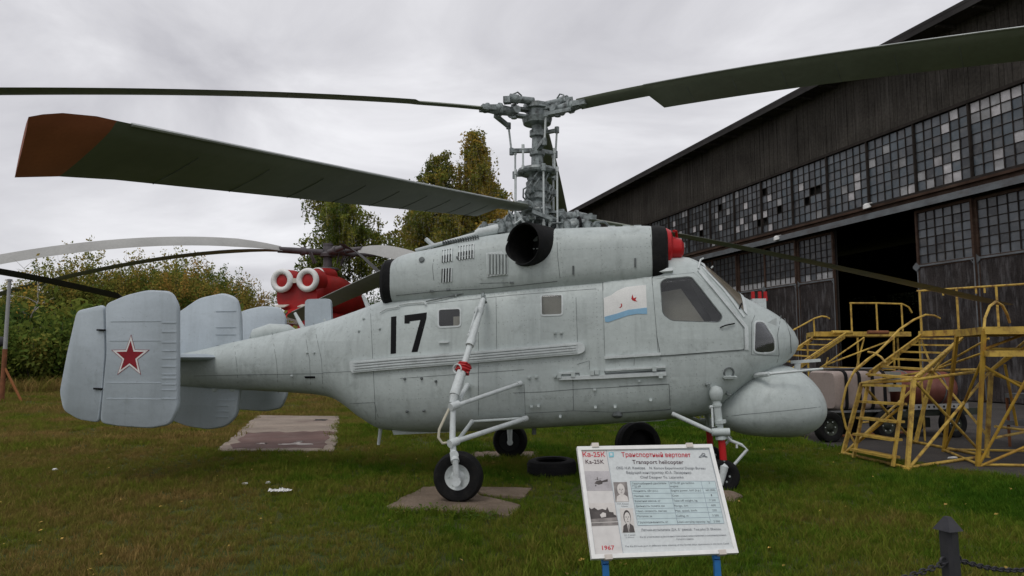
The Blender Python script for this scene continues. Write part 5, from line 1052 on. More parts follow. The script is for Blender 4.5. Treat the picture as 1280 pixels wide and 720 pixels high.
g0, g1 = J(1055, 421, dB - .1), J(985, 468, dB - 2.2); h0, h1 = J(1019, 421, dB + .4), J(955, 464, dB - 1.7)
for a, b in ((g0, g1), (h0, h1)): MB().beam(a, b, .05, .08).build('stringer', YEL, SB)
MB().tube(g0 + Vector((.05, 0, .1)), g1 + Vector((.05, 0, .1)), .02).build('stringer_rail', YEL, SB)
for t in (.08, .24, .40, .56, .72, .88): MB().beam(h0.lerp(h1, t), g0.lerp(g1, t), .2, .03).build('tread', YEL, SB)
MB().path([J(970, 424, dB - 1), J(1000, 408, dB - .3), J(1018, 398, dB), J(1027, 395.3, dB), J(1033, 396, dB), J(1037, 398.5, dB)], .02, 8).tube(J(1017, 399, dB), J(1018.5, 420, dB), .02).build('hand_rail', YEL, SB)
gz = lambda v: Vector((v.x, v.y, .0))
foot = [gz(J(1026, 470, dB - .5)), gz(J(1072, 470, dB)), gz(J(1117, 470, dB + .6)), gz(q1 + wv), gz(q0 + wv)]
rails(SB, 'leg', ((J(1117, 420, dB + .3), foot[2]), (q1 + wv, foot[3]), (q0 + wv, foot[4]), (J(1072, 422, dB), foot[1]), (g1, gz(g1)), (h1, gz(h1))), .026)
rails(SB, 'diagonal_brace', ((J(1080, 422, dB), J(1025, 460, dB - .6)), (J(1117, 424, dB + .3), J(1030, 457, dB - .5)), (J(1080, 423, dB), J(1070, 462, dB)), (J(1025, 460, dB - .6), foot[2]), (foot[0], J(1117, 450, dB + .4)), (gz(g1), J(1045, 465, dB - .3)), (J(1000, 462, dB - .6), gz(J(1040, 470, dB))), (gz(J(1010, 480, dB - .8)), J(1035, 447, dB - .3))), .02)
rails(SB, 'base_bar', ((foot[0] + Vector((0, 0, .05)), foot[2] + Vector((0, 0, .05))), (J(1030, 459, dB - .5), J(1117, 462, dB + .4))), .022)
# right-hand stand, running out of the picture
SCs = empty('maintenance_stand'); tag(SCs, 'rust-streaked yellow stand with arched rail and crossed braces beside the ladder stand', 'stand')
A0 = ground(1222, 584); A1 = A0 + Vector((2.6, -.35, 0)); A2 = A0 + Vector((.5, 1.7, 0)); A3 = A1 + Vector((.5, 1.7, 0))
T0 = J(1230, 412, 10.7); T0.z = 2.05; T1 = T0 + Vector((2.4, -.3, 0)); T2 = T0 + Vector((.4, 1.3, 0)); T3 = T1 + Vector((.4, 1.3, 0))
YR = paint('yellow_rusty', (.44, .27, .035), rough=.6, var=.2, scale=4, dirt=(.20, .075, .03), dirt_amt=.95, dirt_scale=(3, 3, 3))
for a, b in ((A0, T0), (A1, T1), (A2, T2), (A3, T3)): MB().beam(a, b, .05, .05, up=(0, 1, 0)).build('leg', YR, SCs)
for a, b in ((T0, T1), (T1, T3), (T3, T2), (T2, T0)): MB().beam(a, b, .05, .11).build('deck_edge', YEL, SCs)
MB().prism([T0 - Vector((0, 0, .02)), T1 - Vector((0, 0, .02)), T3 - Vector((0, 0, .02)), T2 - Vector((0, 0, .02))], (0, 0, .03)).build('deck', MATS['deck_rust'], SCs, smooth=False)
S0 = J(1232, 442, 10.7); MB().beam(S0, S0 + Vector((2.4, -.3, 0)), .22, .09).build('step', YEL, SCs)
MB().path([T0 + Vector((0, 0, .02)), J(1231, 398, 10.75), J(1237, 383, 10.9), J(1245, 377, 11.0), J(1253, 382, 11.15), J(1259, 393, 11.3), J(1262, 403, 11.5)], .02, 8).build('arched_rail', YEL, SCs)
rails(SCs, 'diagonal_brace', ((A0, J(1283, 474, 10.6)), (J(1242, 468, 11.4), A3.lerp(T3, .35)), (J(1256, 456, 11.2), J(1271, 532, 11.6)), (A0, A1.lerp(T1, .6)), (A1, A0.lerp(T0, .75)), (J(1241, 462, 11.2), J(1300, 420, 11)), (A2, A0.lerp(T0, .8)), (J(1231, 436, 10.8), J(1330, 400, 12))), .021, YR)
rails(SCs, 'base_bar', ((A0 + Vector((0, 0, .04)), A1 + Vector((0, 0, .04))), (A0 + Vector((0, 0, .05)), A2 + Vector((0, 0, .05))), (A2 + Vector((0, 0, .05)), A3 + Vector((0, 0, .05))), (J(1244, 533, 11.6), J(1300, 540, 12)), (J(1245, 547, 11.4), J(1300, 536, 12)), (J(1235, 436, 11), J(1330, 437, 11.2))), .021, YEL)

# ================================================================== tank trailer behind the stands
TR = empty('tank_trailer', (6.05, 14.75, 0), math.atan2(.28, .96)); tag(TR, 'dark green trailer carrying a cream ribbed tank and a brown round tank', 'trailer')
CREAM = paint('cream_tank', (.30, .245, .22), rough=.6, var=.12, scale=2, dirt=(.20, .14, .12), dirt_amt=.5, dirt_scale=(3, 3, 1.5)); BRNT = paint('brown_tank', (.17, .055, .04), rough=.45, var=.25, scale=3, dirt=(.27, .15, .12), dirt_amt=.5, dirt_scale=(3, 3, 3)); DGR = paint('dark_green', (.030, .036, .026), rough=.7, var=.3, scale=3); STL = paint('dull_steel', (.16, .165, .17), rough=.5, metal=.4, var=.3, scale=4)
tk = MB(); rad_ = .12
prof = roundp([(-.42, .60), (.42, .60), (.42, 1.38), (-.42, 1.38)], .14, 4)
rs_ = []
for i, x in enumerate(np.linspace(.28, 1.62, 31)):
    k = 1.0 if (i % 10 in (0,)) else 1.0; g = -.0 if (i % 7) > 1 else -.025
    k = .93 if i in (0, 30) else 1
    rs_.append([Vector((x, a * (k + g), 1.0 + (b - 1.0) * (k + g))) for a, b in prof])
tkc = tk.rings(rs_).build('cream_tank', CREAM, TR)
for x in (.52, .84, 1.16, 1.46): MB().rings([[Vector((xx, a * s_, 1.0 + (b - 1.0) * s_)) for a, b in prof] for xx, s_ in ((x - .035, .98), (x - .035, 1.04), (x + .035, 1.04), (x + .035, .98))], False).build('strap', BLACK, tkc)
MB().box((1.72, -.3, 1.16), (.34, .25, .40)).build('gauge_cabinet', paint('cabinet_grey', (.27, .28, .26), .6), TR)
for dx, dz in ((0, .08), (.08, .08), (.03, -.06)): MB().tube((1.68 + dx, -.44, 1.18 + dz), (1.68 + dx, -.42, 1.18 + dz), .03).build('gauge', BLACK, TR)
bt = MB().lathe([(.0, 0), (.2, .03), (.32, .10), (.37, .22), (.37, 1.42), (.32, 1.54), (.2, 1.62), (.0, 1.65)], (1.92, 0, 1.0), (1, 0, 0), 28).build('brown_tank', BRNT, TR)
MB().tube((2.85, -.1, 1.33), (2.88, -.12, 1.46), .07, .06).build('filler_neck', BLACK, bt)
for x in (2.25, 3.1): MB().torus((x, 0, 1.0), (1, 0, 0), .375, .012, 28, 6).build('strap', SEAM, bt)
MB().box((1.9, -.36, .52), (4.2, .1, .14)).box((1.9, .36, .52), (4.2, .1, .14)).box((.0, 0, .52), (.1, .7, .12)).box((3.9, 0, .52), (.1, .7, .12)).build('chassis', DGR, TR)
MB().box((.9, -.46, .585), (1.9, .16, .03)).build('side_plank', STL, TR)
hole = MB().beam((2.0, -.46, .64), (3.55, -.46, .64), .02, .11); rail_ = hole.build('perforated_rail', paint('pale_rail', (.33, .33, .31), .6), TR)
for k in range(11): MB().tube((2.12 + k * .13, -.475, .64), (2.12 + k * .13, -.468, .64), .025, n=10).build('rail_hole', BLACK, rail_)
for x in (-.02, 1.35, 3.05):
    for s in (-1, 1): wheel('wheel', (x, s * .52, .30), .31, .2, s, DGR, parent=TR)
MB().box((2.2, 0, .30), (1.1, .5, .2)).build('gear_box', DGR, TR); MB().tube((.3, -.5, .12), (2.0, -.45, .14), .025).build('tow_bar', RUST, TR)
MB().tube((-.9, -.1, 1.42), (1.9, -.25, 1.43), .018).build('top_pipe', STL, TR)
# odd pieces of equipment further right
CT = empty('equipment_cart', (10.0, 13.6, 0), .4); tag(CT, 'low grey equipment cart with red tubes at the hangar side of the stands', 'cart')
MB().box((0, 0, .95), (1.6, .5, .08)).box((0, 0, .45), (1.6, .6, .08)).build('shelf', STL, CT)
for x in (-.75, .75):
    for y in (-.25, .25): MB().tube((x, y, .0), (x, y, .95), .025).build('leg', RUST, CT)
for k in range(4): MB().tube((-.7 + k * .1, -.3, .5 + .05 * k), (.7, -.28 + .1 * k, .52 + .06 * k), .03).build('red_tube', paint('faded_red', (.25, .07, .05), .6) if k == 0 else MATS['faded_red'], CT)
MB().lathe([(.0, 0), (.14, .03), (.16, .2), (.16, .5), (.1, .55)], (.2, -.05, 1.0), (1, .2, .1), 18).build('white_canister', WHITE, CT)

# ================================================================== pole at the left
PL = empty('pole', at(2, 500, 27.0) * 1.0); PL.location.z = 0
tag(PL, 'thin grey metal pole with rusty foot and slanting rusty brace by the bushes', 'pole')
MB().tube((0, 0, 1.95), (0, 0, 4.55), .07, .06, 12).lathe([(.09, 0), (.09, .06), (.0, .08)], (0, 0, 4.53), (0, 0, 1), 12).build('pole_shaft', paint('pole_grey', (.30, .30, .30), .6), PL)
MB().tube((0, 0, -.2), (0, 0, 1.97), .085, .08, 12).build('pole_foot', RUST, PL)
MB().tube((.05, 0, 1.25), (.82, 0, -.1), .045, .045, 8).build('brace', paint('brace_rust', (.26, .10, .035), .8), PL)
# ================================================================== red helicopter far behind
RHYAW = -103; RH = empty('red_helicopter', (-14.1, 55, 0), math.radians(RHYAW)); RH.scale = (1.08,) * 3; tag(RH, 'big red helicopter with two white-ringed engine intakes behind the grey tail', 'helicopter')
REDF = paint('fire_red', (.36, .016, .016), rough=.45, var=.2, scale=.8, dirt=(.20, .03, .03), dirt_amt=.5, dirt_scale=(1, 1, 1)); CRM = paint('cream_trim', (.55, .53, .47), .5); HUBD = paint('far_hub', (.10, .09, .095), .6, var=.3); PALEB = paint('pale_blade', (.33, .33, .315), rough=.5, var=.1, scale=.5); DKB = paint('dark_blade', (.035, .034, .036), rough=.6)
RB_ = Body([(-22, 4.3, 3.5, .4, 2, 2, .5), (-14, 4.5, 2.9, .8, 2, 2, .5), (-8, 4.8, 1.2, 1.5, 2.4, 2.4, .5), (-2, 4.9, .9, 1.6, 2.6, 2.6, .5), (2, 4.9, .9, 1.6, 2.6, 2.6, .5), (4.2, 4.75, .95, 1.55, 2.4, 2.4, .5), (5.4, 4.2, 1.15, 1.3, 2.2, 2.2, .5), (6.2, 3.4, 1.6, .8, 2, 2, .5), (6.6, 2.6, 2.2, .2, 2, 2, .5)])
RB_.mesh(60, 36).build('fuselage', REDF, RH)
EN = Body([(-6, 5.2, 4.6, .8, 2.2, 2.2, .5), (-3.5, 6.6, 4.5, 1.25, 2.4, 2.4, .5), (0, 7.35, 4.4, 1.55, 2.6, 2.6, .45), (2.6, 7.25, 4.4, 1.6, 2.6, 2.6, .45), (3.9, 6.9, 4.4, 1.6, 2.6, 2.6, .45), (4.3, 6.5, 4.5, 1.45, 2.4, 2.4, .5)])
EN.mesh(40, 36).build('engine_deck', REDF, RH)
for s in (-1, 1):
    MB().tube((3.4, s * .92, 6.55), (4.55, s * .92, 6.52), .80, .74, 28).build('intake_duct', REDF, RH)
    MB().torus((4.6, s * .92, 6.52), (1, 0, 0), .60, .19, 36, 12).build('intake_ring', WHITE, RH); MB().lathe([(.5, 0), (.46, .05), (.2, .1), (.0, .12)], (4.5, s * .92, 6.52), (1, 0, 0), 24).build('intake_plug', REDF, RH)
MB().torus((2.4, .35, 7.05), (1, 0, .2), .52, .07, 28, 8).build('oil_cooler_ring', WHITE, RH); MB().tube((.5, .35, 7.2), (2.4, .35, 7.05), .62, .5, 20).build('oil_cooler', REDF, RH)
MB().box((4.55, 0, 6.5), (.15, .34, .3)).build('intake_link', CRM, RH)
MB().prism([(3.6, -1.62, 6.4), (3.3, -1.68, 5.9), (.5, -1.72, 5.2), (-.5, -1.7, 5.1), (.3, -1.68, 5.5), (2.5, -1.7, 6.2)], (0, .12, 0)).build('cream_flash', CRM, RH)
cz = MB()
for s in (-1, 1):
    MB().prism([(5.0, s * .15, 4.35), (5.0, s * 1.15, 4.3), (5.75, s * .95, 3.5), (5.95, s * .12, 3.55)], (.12, 0, .12)).build('cockpit_window', GLASSD, RH); MB().prism([(4.9, s * 1.2, 4.3), (3.9, s * 1.52, 4.3), (3.9, s * 1.58, 3.5), (5.4, s * 1.2, 3.5)], (.05, s * .06, .02)).build('cockpit_window', GLASSD, RH)
for s in (-1, 1): MB().box((4.7, s * .9, 4.85), (.6, .9, .06), Matrix.Rotation(.3, 3, 'Y')).build('roof_trim', CRM, RH)
for q, r in (((4.4, 0, .45), .45), ((-1.5, -2.6, .65), .65), ((-1.5, 2.6, .65), .65)):
    MB().lathe([(r * .5, -.2), (r, -.15), (r, .15), (r * .5, .2)], q, (0, 1, 0), 24).build('wheel', RUB, RH); MB().tube(q, (q[0], q[1] * .5, 2.0), .1).build('gear_leg', GREY, RH)
MB().tube((0.2, 0, 7.0), (.2, 0, 9.1), .35, .28, 16).lathe([(.55, 0), (.6, .2), (.35, .35), (.33, .8), (.36, .82), (.36, .95), (.0, 1.0)], (.2, 0, 8.65), (0, 0, 1), 18).build('rotor_hub', HUBD, RH)
MB().torus((.2, 0, 7.75), (0, 0, 1), .75, .09, 24, 8).build('swash_ring', HUBD, RH)
RHm = Matrix.Rotation(math.radians(68), 3, 'Z')
def farblade(waz, dz, Rr, mat, rise=.0, ch=.95, tw=.12):
    a = math.radians(waz - RHYAW); o = Vector((.2, 0, 8.95)); d = Vector((math.cos(a), math.sin(a), 0)); sd_ = Vector((-d.y, d.x, 0)); rs = []
    for r in np.linspace(3.2, Rr, 18):
        t = (r - 3.2) / (Rr - 3.2); z = rise * 4 * t * (1 - t) + dz * t ** 1.35; c = o + d * r + Vector((0, 0, z)); k = ch * (.55 + .45 * min(1, t * 6)); u = sd_ * math.cos(tw) + Vector((0, 0, math.sin(tw)))
        n_ = u.cross(d); rs.append([c + u * k * .35, c + n_ * .06 + u * .1, c - u * k * .65, c - n_ * .05 + u * .1])
    MB().rings(rs).build('rotor_blade', mat, RH, angle=70)
    MB().tube(o + d * .4, o + d * 1.6, .22, .2, 12).tube(o + d * 1.6, o + d * 1.9, .3, .26, 12).tube(o + d * 1.9, o + d * 3.4, .2, .16, 12).build('blade_grip', HUBD, RH)
    MB().tube(o + d * 1.3 + sd_ * .4 + Vector((0, 0, -.1)), o + d * .95 + sd_ * .35 + Vector((0, 0, -.85)), .06).build('pitch_link', HUBD, RH)
farblade(212, -2.1, 19.5, PALEB, .55, 1.0, -.75)
farblade(199, -3.6, 20, PALEB, .35, 1.0, .12)
farblade(326, -5.6, 17.5, PALEB, .5, 1.1, .85)
farblade(303, -7.0, 17.5, DKB, .0, 1.1, -.5)
farblade(15, -2.4, 17.5, DKB, .1, .9, .1)
# ================================================================== dark helicopter whose rotor blade reaches in from the left
DH = empty('dark_helicopter', (-30, 31, 0), math.radians(200)); tag(DH, 'dark helicopter beyond the pole with one long blade drooping towards the tail fins', 'helicopter')
DHB = Body([(-7, 2.6, 2.2, .15, 2, 2, .5), (-2, 2.9, .9, .8, 2.2, 2.2, .5), (1, 3.0, .7, .9, 2.4, 2.4, .5), (3, 2.5, .8, .7, 2, 2, .5), (3.6, 1.8, 1.4, .2, 2, 2, .5)])
DHB.mesh(30, 24).build('fuselage', DKB, DH); MB().tube((0, 0, 2.9), (0, 0, 6.2), .2, .15, 12).lathe([(.3, 0), (.4, .15), (.1, .3)], (0, 0, 6.0), (0, 0, 1), 14).build('rotor_hub', HUBD, DH)
for q in ((2.3, 0), (-1, -1.1), (-1, 1.1)): MB().lathe([(.2, -.12), (.35, -.09), (.35, .09), (.2, .12)], (q[0], q[1], .35), (0, 1, 0), 18).tube((q[0], q[1], .35), (q[0], q[1] * .5, 1.3), .07).build('wheel', RUB, DH)
tipw = at(152, 371, 31.0); hubw = Vector((-30, 31, 6.15)); v_ = tipw - hubw
hd = Matrix.Rotation(-math.radians(200), 3, 'Z')
for k, rz in enumerate((0, 120, 240)):
    vv = hd @ (Matrix.Rotation(math.radians(rz), 3, 'Z') @ v_); sd_ = Vector((-vv.y, vv.x, 0)).normalized(); rs = []
    for t in np.linspace(.06, 1, 12):
        c = Vector((0, 0, 6.15)) + vv * t + Vector((0, 0, .35 * math.sin(math.pi * t))); u = sd_ * .9 + Vector((0, 0, -.42)); rs.append([c + u * .34, c + Vector((0, 0, .04)), c - u * .34, c - Vector((0, 0, .04))])
    MB().rings(rs).build('rotor_blade', DKB, DH, angle=70)

# ================================================================== trees
def leaf_mat(name, cols, tr=.35):
    m, t, b = new_mat(name); N = t.nodes.new; K = t.links.new; o = t.nodes['Material Output']
    g = N('ShaderNodeTexCoord'); oi = N('ShaderNodeObjectInfo'); n1 = N('ShaderNodeTexNoise'); n1.inputs['Scale'].default_value = .55; n1.inputs['Detail'].default_value = 5; K(g.outputs['Object'], n1.inputs['Vector'])
    at_ = N('ShaderNodeAttribute'); at_.attribute_name = 'tone'
    ad = N('ShaderNodeMath'); ad.operation = 'MULTIPLY_ADD'; ad.inputs[1].default_value = .55; K(n1.outputs['Fac'], ad.inputs[0])
    a2 = N('ShaderNodeMath'); a2.operation = 'MULTIPLY'; a2.inputs[1].default_value = .35; K(at_.outputs['Fac'], a2.inputs[0]); K(a2.outputs[0], ad.inputs[2])
    a3 = N('ShaderNodeMath'); a3.operation = 'MULTIPLY_ADD'; a3.inputs[1].default_value = .22; K(oi.outputs['Random'], a3.inputs[0]); K(ad.outputs[0], a3.inputs[2])
    r = N('ShaderNodeValToRGB'); els = r.color_ramp.elements; els[0].position = .28; els[0].color = (*cols[0], 1); els[1].position = .82; els[1].color = (*cols[-1], 1)
    for i, c in enumerate(cols[1:-1]): q = els.new(.28 + .54 * (i + 1) / (len(cols) - 1)); q.color = (*c, 1)
    K(a3.outputs[0], r.inputs[0]); df = N('ShaderNodeBsdfDiffuse'); ts = N('ShaderNodeBsdfTranslucent'); K(r.outputs[0], df.inputs[0]); K(r.outputs[0], ts.inputs[0])
    mx_ = N('ShaderNodeMixShader'); mx_.inputs[0].default_value = tr; K(df.outputs[0], mx_.inputs[1]); K(ts.outputs[0], mx_.inputs[2]); K(mx_.outputs[0], o.inputs[0]); t.nodes.remove(b); return m
LF_BIRCH = leaf_mat('birch_leaves', [(0.085, 0.112, 0.028), (0.177, 0.194, 0.043), (0.309, 0.240, 0.049), (0.478, 0.309, 0.062)])
LF_GREEN = leaf_mat('green_leaves', [(0.060, 0.101, 0.022), (0.121, 0.171, 0.034), (0.200, 0.226, 0.046), (0.309, 0.251, 0.054)])
LF_OLIVE = leaf_mat('olive_leaves', [(0.077, 0.113, 0.028), (0.164, 0.198, 0.045), (0.275, 0.257, 0.058), (0.411, 0.257, 0.068)])
LF_DARK = leaf_mat('dark_leaves', [(0.037, 0.071, 0.020), (0.071, 0.119, 0.030), (0.126, 0.160, 0.040)])
BARK = paint('birch_bark', (.42, .40, .37), rough=.85, var=.25, scale=1.2, dirt=(.05, .045, .04), dirt_amt=.9, dirt_scale=(3, 3, 9)); BARKD = paint('dark_bark', (.06, .05, .04), .9, var=.3)
def leaves_mesh(name, C, size, mat, seed, tone=None, flat=.0):
    """one small quad per leaf spray at every centre in C"""
    g = np.random.default_rng(seed); n = len(C); a = g.normal(size=(n, 3)); a /= np.linalg.norm(a, axis=1)[:, None]; b = g.normal(size=(n, 3)); b -= (b * a).sum(1)[:, None] * a; b /= np.linalg.norm(b, axis=1)[:, None]
    s = size * g.uniform(.55, 1.3, (n, 1)); a = a * s; b = b * s * .55
    V = np.stack([C - a, C - b * .9 , C + a, C + b], 1).reshape(-1, 3)
    me = bpy.data.meshes.new(name); me.vertices.add(4 * n); me.vertices.foreach_set('co', V.ravel()); me.loops.add(4 * n); me.loops.foreach_set('vertex_index', np.arange(4 * n)); me.polygons.add(n); me.polygons.foreach_set('loop_start', np.arange(0, 4 * n, 4)); me.polygons.foreach_set('loop_total', np.full(n, 4))
    me.update(); t = me.attributes.new('tone', 'FLOAT', 'POINT'); tv = np.repeat(g.uniform(0, 1, n) if tone is None else np.clip(tone + g.normal(0, .18, n), 0, 1), 4); t.data.foreach_set('value', tv.astype(np.float32)); me.materials.append(mat); return me
def limbs(mb, h, r0, seed, spread, nb, z0=.25, droop_=0.0, tipz=1.0):
    r = random.Random(seed); tips = []
    pts = [Vector((r.uniform(-1, 1) * .03 * h * k, r.uniform(-1, 1) * .03 * h * k, h * tipz * k / 6)) for k in range(7)]
    mb.path(pts, [r0 * (1 - .93 * k / 6) for k in range(7)], 8)
    for k in range(nb):
        t = z0 + (1 - z0) * (k + .5) / nb * .95; i = min(5, int(t * 6)); b = pts[i].lerp(pts[i + 1], t * 6 - i); a = k * 2.4 + r.uniform(-.4, .4)
        Lb = spread * h * (1.15 - t) * r.uniform(.7, 1.15) + .05 * h; e_ = b + Vector((math.cos(a) * Lb, math.sin(a) * Lb, Lb * r.uniform(.35, .9))); mid = b.lerp(e_, .5) + Vector((0, 0, Lb * .12))
        rr = r0 * (1 - t) * .5 + .012; mb.path([b, mid, e_], [rr, rr * .6, .008], 6); tips += [e_, mid, b.lerp(e_, .75)]
        for j in range(2):
            f = b.lerp(e_, r.uniform(.4, .8)); g_ = f + Vector((r.uniform(-1, 1), r.uniform(-1, 1), r.uniform(.1, .9))) * Lb * .45; mb.path([f, g_], [rr * .4, .006], 5); tips.append(g_)
    return pts, tips
def make_tree(h, mat, bark, seed, spread=.28, nb=16, per=330, sig=.06, leaf=.16, weep=0.0, z0=.22, name='tree', r0=None):
    root = empty(name); mb = MB(); pts, tips = limbs(mb, h, r0 or h * .014, seed, spread, nb, z0); mb.build('trunk', bark, root)
    g = np.random.default_rng(seed); C = []; T = []
    tips = tips + [pts[-1], pts[-1].lerp(pts[-2], .5)]
    for q in tips:
        n = int(per * g.uniform(.5, 1.4)); s = sig * h * g.uniform(.55, 1.2); c = np.array(q) + g.normal(size=(n, 3)) * s * np.array([1, 1, .8]); tone = g.uniform(.1, .9)
        C.append(c); T.append(np.full(n, tone))
        if weep:
            for _ in range(int(5 * weep)):
                p = np.array(q) + g.normal(size=3) * s * 1.3; L_ = h * g.uniform(.06, .20) * weep; m_ = int(26 * weep); tt = g.uniform(0, 1, m_)
                st = p + np.stack([g.normal(0, .05, m_) + tt * .2, g.normal(0, .05, m_), -tt * L_], 1); C.append(st); T.append(np.full(m_, tone))
    C = np.concatenate(C); T = np.concatenate(T); C[:, 2] = np.maximum(C[:, 2], .06 * h)
    me = leaves_mesh('crown', C, leaf, mat, seed, T); o = bpy.data.objects.new('crown', me); COL.objects.link(o); o.parent = root; return root
def put(o, px, depth, label, group, top=None, h=None, rz=0.0, cat='tree'):
    p = at(px, 447, depth); o.location = (p.x, p.y, 0); o.rotation_euler = (0, 0, rz)
    if top is not None: o.scale = [((CAM_H + (at(px, top, depth).z - CAM_H)) / h)] * 3
    tag(o, label, cat, group); return o
def birch(h, mat, seed, rmax=.15, nb=46, strand=1.0, leaf=.12, dens=1.0, skew=.45, lowest=.16):
    """trunk, arching branches and hanging leafy twigs; crown outline follows the branch lengths"""
    root = empty('birch_tree'); r = random.Random(seed); g = np.random.default_rng(seed); mb = MB(); C = []; T = []
    tp = [Vector((r.uniform(-1, 1) * .012 * h, r.uniform(-1, 1) * .012 * h, h * k / 8)) for k in range(9)]
    mb.path(tp, [.013 * h * (1 - .95 * k / 8) for k in range(9)], 8)
    side = [r.uniform(.7, 1.25) for _ in range(9)]
    for k in range(nb):
        t = lowest + (1 - lowest) * (k + r.random()) / nb; t = min(t, .985); i = min(7, int(t * 8)); b = tp[i].lerp(tp[i + 1], t * 8 - i); a = r.uniform(0, 6.283)
        pr = (min(1, .35 + .65 * (t - lowest) / (skew - lowest)) if t < skew else max(.10, 1 - .9 * ((t - skew) / (1 - skew)) ** 1.5))
        L_ = rmax * h * pr * r.uniform(.45, 1.2) * side[int((a / 6.283 * 4 + t * 5) % 9)]; up_ = r.uniform(.55, 1.3); d = Vector((math.cos(a), math.sin(a), 0)); tone = r.uniform(.05, .95)
        pts = [b + d * L_ * u + Vector((0, 0, L_ * (up_ * u - .75 * up_ * u * u * u))) for u in (0, .25, .5, .75, 1)]
        mb.path(pts, [.0035 * h * (1.1 - t) + .012, .02, .015, .010, .005], 5)
        for u in np.linspace(.28, 1.05, max(3, int(3 + L_ * 2.2))):
            i2 = min(3, int(u * 4)); p = np.array(pts[i2].lerp(pts[i2 + 1], min(1, u * 4 - i2))); n = int(20 * dens * r.uniform(.3, 1.5)); C.append(p + g.normal(size=(n, 3)) * np.array([.20, .20, .16]) * (h / 16)); T.append(np.full(n, tone))
            for _ in range(r.choice((1, 2, 3))):
                q = p + g.normal(size=3) * .22 * (h / 16); SL = h * r.uniform(.02, .085) * strand; m_ = max(4, int(SL * 13 * dens)); tt = np.sort(g.uniform(0, 1, m_)); sw_ = g.normal(0, .10, 2) * SL
                C.append(q + np.stack([sw_[0] * tt ** 2 + g.normal(0, .035, m_), sw_[1] * tt ** 2 + g.normal(0, .035, m_), -SL * tt], 1)); T.append(np.full(m_, tone + .1))
                mb.path([q, q + np.array([sw_[0], sw_[1], -SL])], [.006, .003], 3)
    mb.build('trunk', BARK, root); C = np.concatenate(C); T = np.concatenate(T)
    me = leaves_mesh('crown', C, leaf, mat, seed, T); o = bpy.data.objects.new('crown', me); COL.objects.link(o); o.parent = root; return root
def willow(h, mat, seed, shoots=130, rad=.44, leaf=.095, per=150):
    """many-stemmed thicket tree: upswept shoots, each feathered with narrow leaves"""
    root = empty('tree'); r = random.Random(seed); g = np.random.default_rng(seed); mb = MB(); C = []; T = []
    stems = []
    for k in range(5):
        a = r.uniform(0, 6.28); e_ = Vector((math.cos(a) * .12 * h, math.sin(a) * .12 * h, h * r.uniform(.3, .5))); mb.path([(0, 0, -.1), e_ * .5 + Vector((0, 0, .02 * h)), e_], [.012 * h, .009 * h, .005 * h], 6); stems.append(e_)
    for k in range(shoots):
        b = stems[k % 5] * r.uniform(.15, 1); a = r.uniform(0, 6.28); R = rad * h * math.sqrt(r.random()); z1 = h * (1 - .38 * (R / (rad * h)) ** 2) * r.uniform(.72, 1.0)
        e_ = Vector((math.cos(a) * R, math.sin(a) * R, z1)); m1 = b.lerp(e_, .5) + Vector((math.cos(a), math.sin(a), -.3)) * h * .03; mb.path([b, m1, e_], [.018, .012, .004], 4)
        n = int(per * r.uniform(.5, 1.35)); u = g.uniform(.12, 1.0, n) ** .8; P = ((1 - u) ** 2)[:, None] * np.array(b) + (2 * u * (1 - u))[:, None] * np.array(m1) + (u * u)[:, None] * np.array(e_)
        C.append(P + g.normal(size=(n, 3)) * (.030 * h) * (1.25 - .75 * u)[:, None]); T.append(np.full(n, r.uniform(0, 1)))
    mb.build('trunk', BARKD, root); C = np.concatenate(C); C[:, 2] = np.abs(C[:, 2]); me = leaves_mesh('crown', C, leaf, mat, seed, np.concatenate(T)); o = bpy.data.objects.new('crown', me); COL.objects.link(o); o.parent = root; return root
BG = 'birches behind the helicopters'
b1 = birch(20, LF_BIRCH, 31, .215, 150, 1.2, .12, 1.0, .42); put(b1, 594, 62, 'tall weeping birch with yellowing crown rising behind the rotor mast', BG, 168, 20)
b2 = birch(16, LF_BIRCH, 47, .27, 110, 1.0, .12, 1.0, .32); put(b2, 548, 60, 'birch with thin pointed top beside the tall yellowing birch', BG, 196, 16, 1.0)
b3 = birch(15, LF_GREEN, 58, .30, 130, 1.5, .12, 1.0, .48); put(b3, 419, 60, 'weeping green birch behind the hub of the red helicopter', BG, 228, 15, .4)
b4 = birch(12, LF_BIRCH, 63, .27, 80, 1.2, .12, 1.1, .5, .05); put(b4, 520, 66, 'lower green birch filling the gap beside the nacelle', BG, 262, 12, .4)
b5 = copy_tree(b4); put(b5, 612, 68, 'lower birch behind the nacelle under the tall yellowing birch', BG, 232, 12, 2.4)
b6 = copy_tree(b4); put(b6, 572, 70, 'lower birch behind the nacelle between the two pointed birches', BG, 240, 12, 4.1)
b7 = copy_tree(b3); put(b7, 393, 70, 'small green birch half hidden by the red engine deck', BG, 318, 15, 3.0)
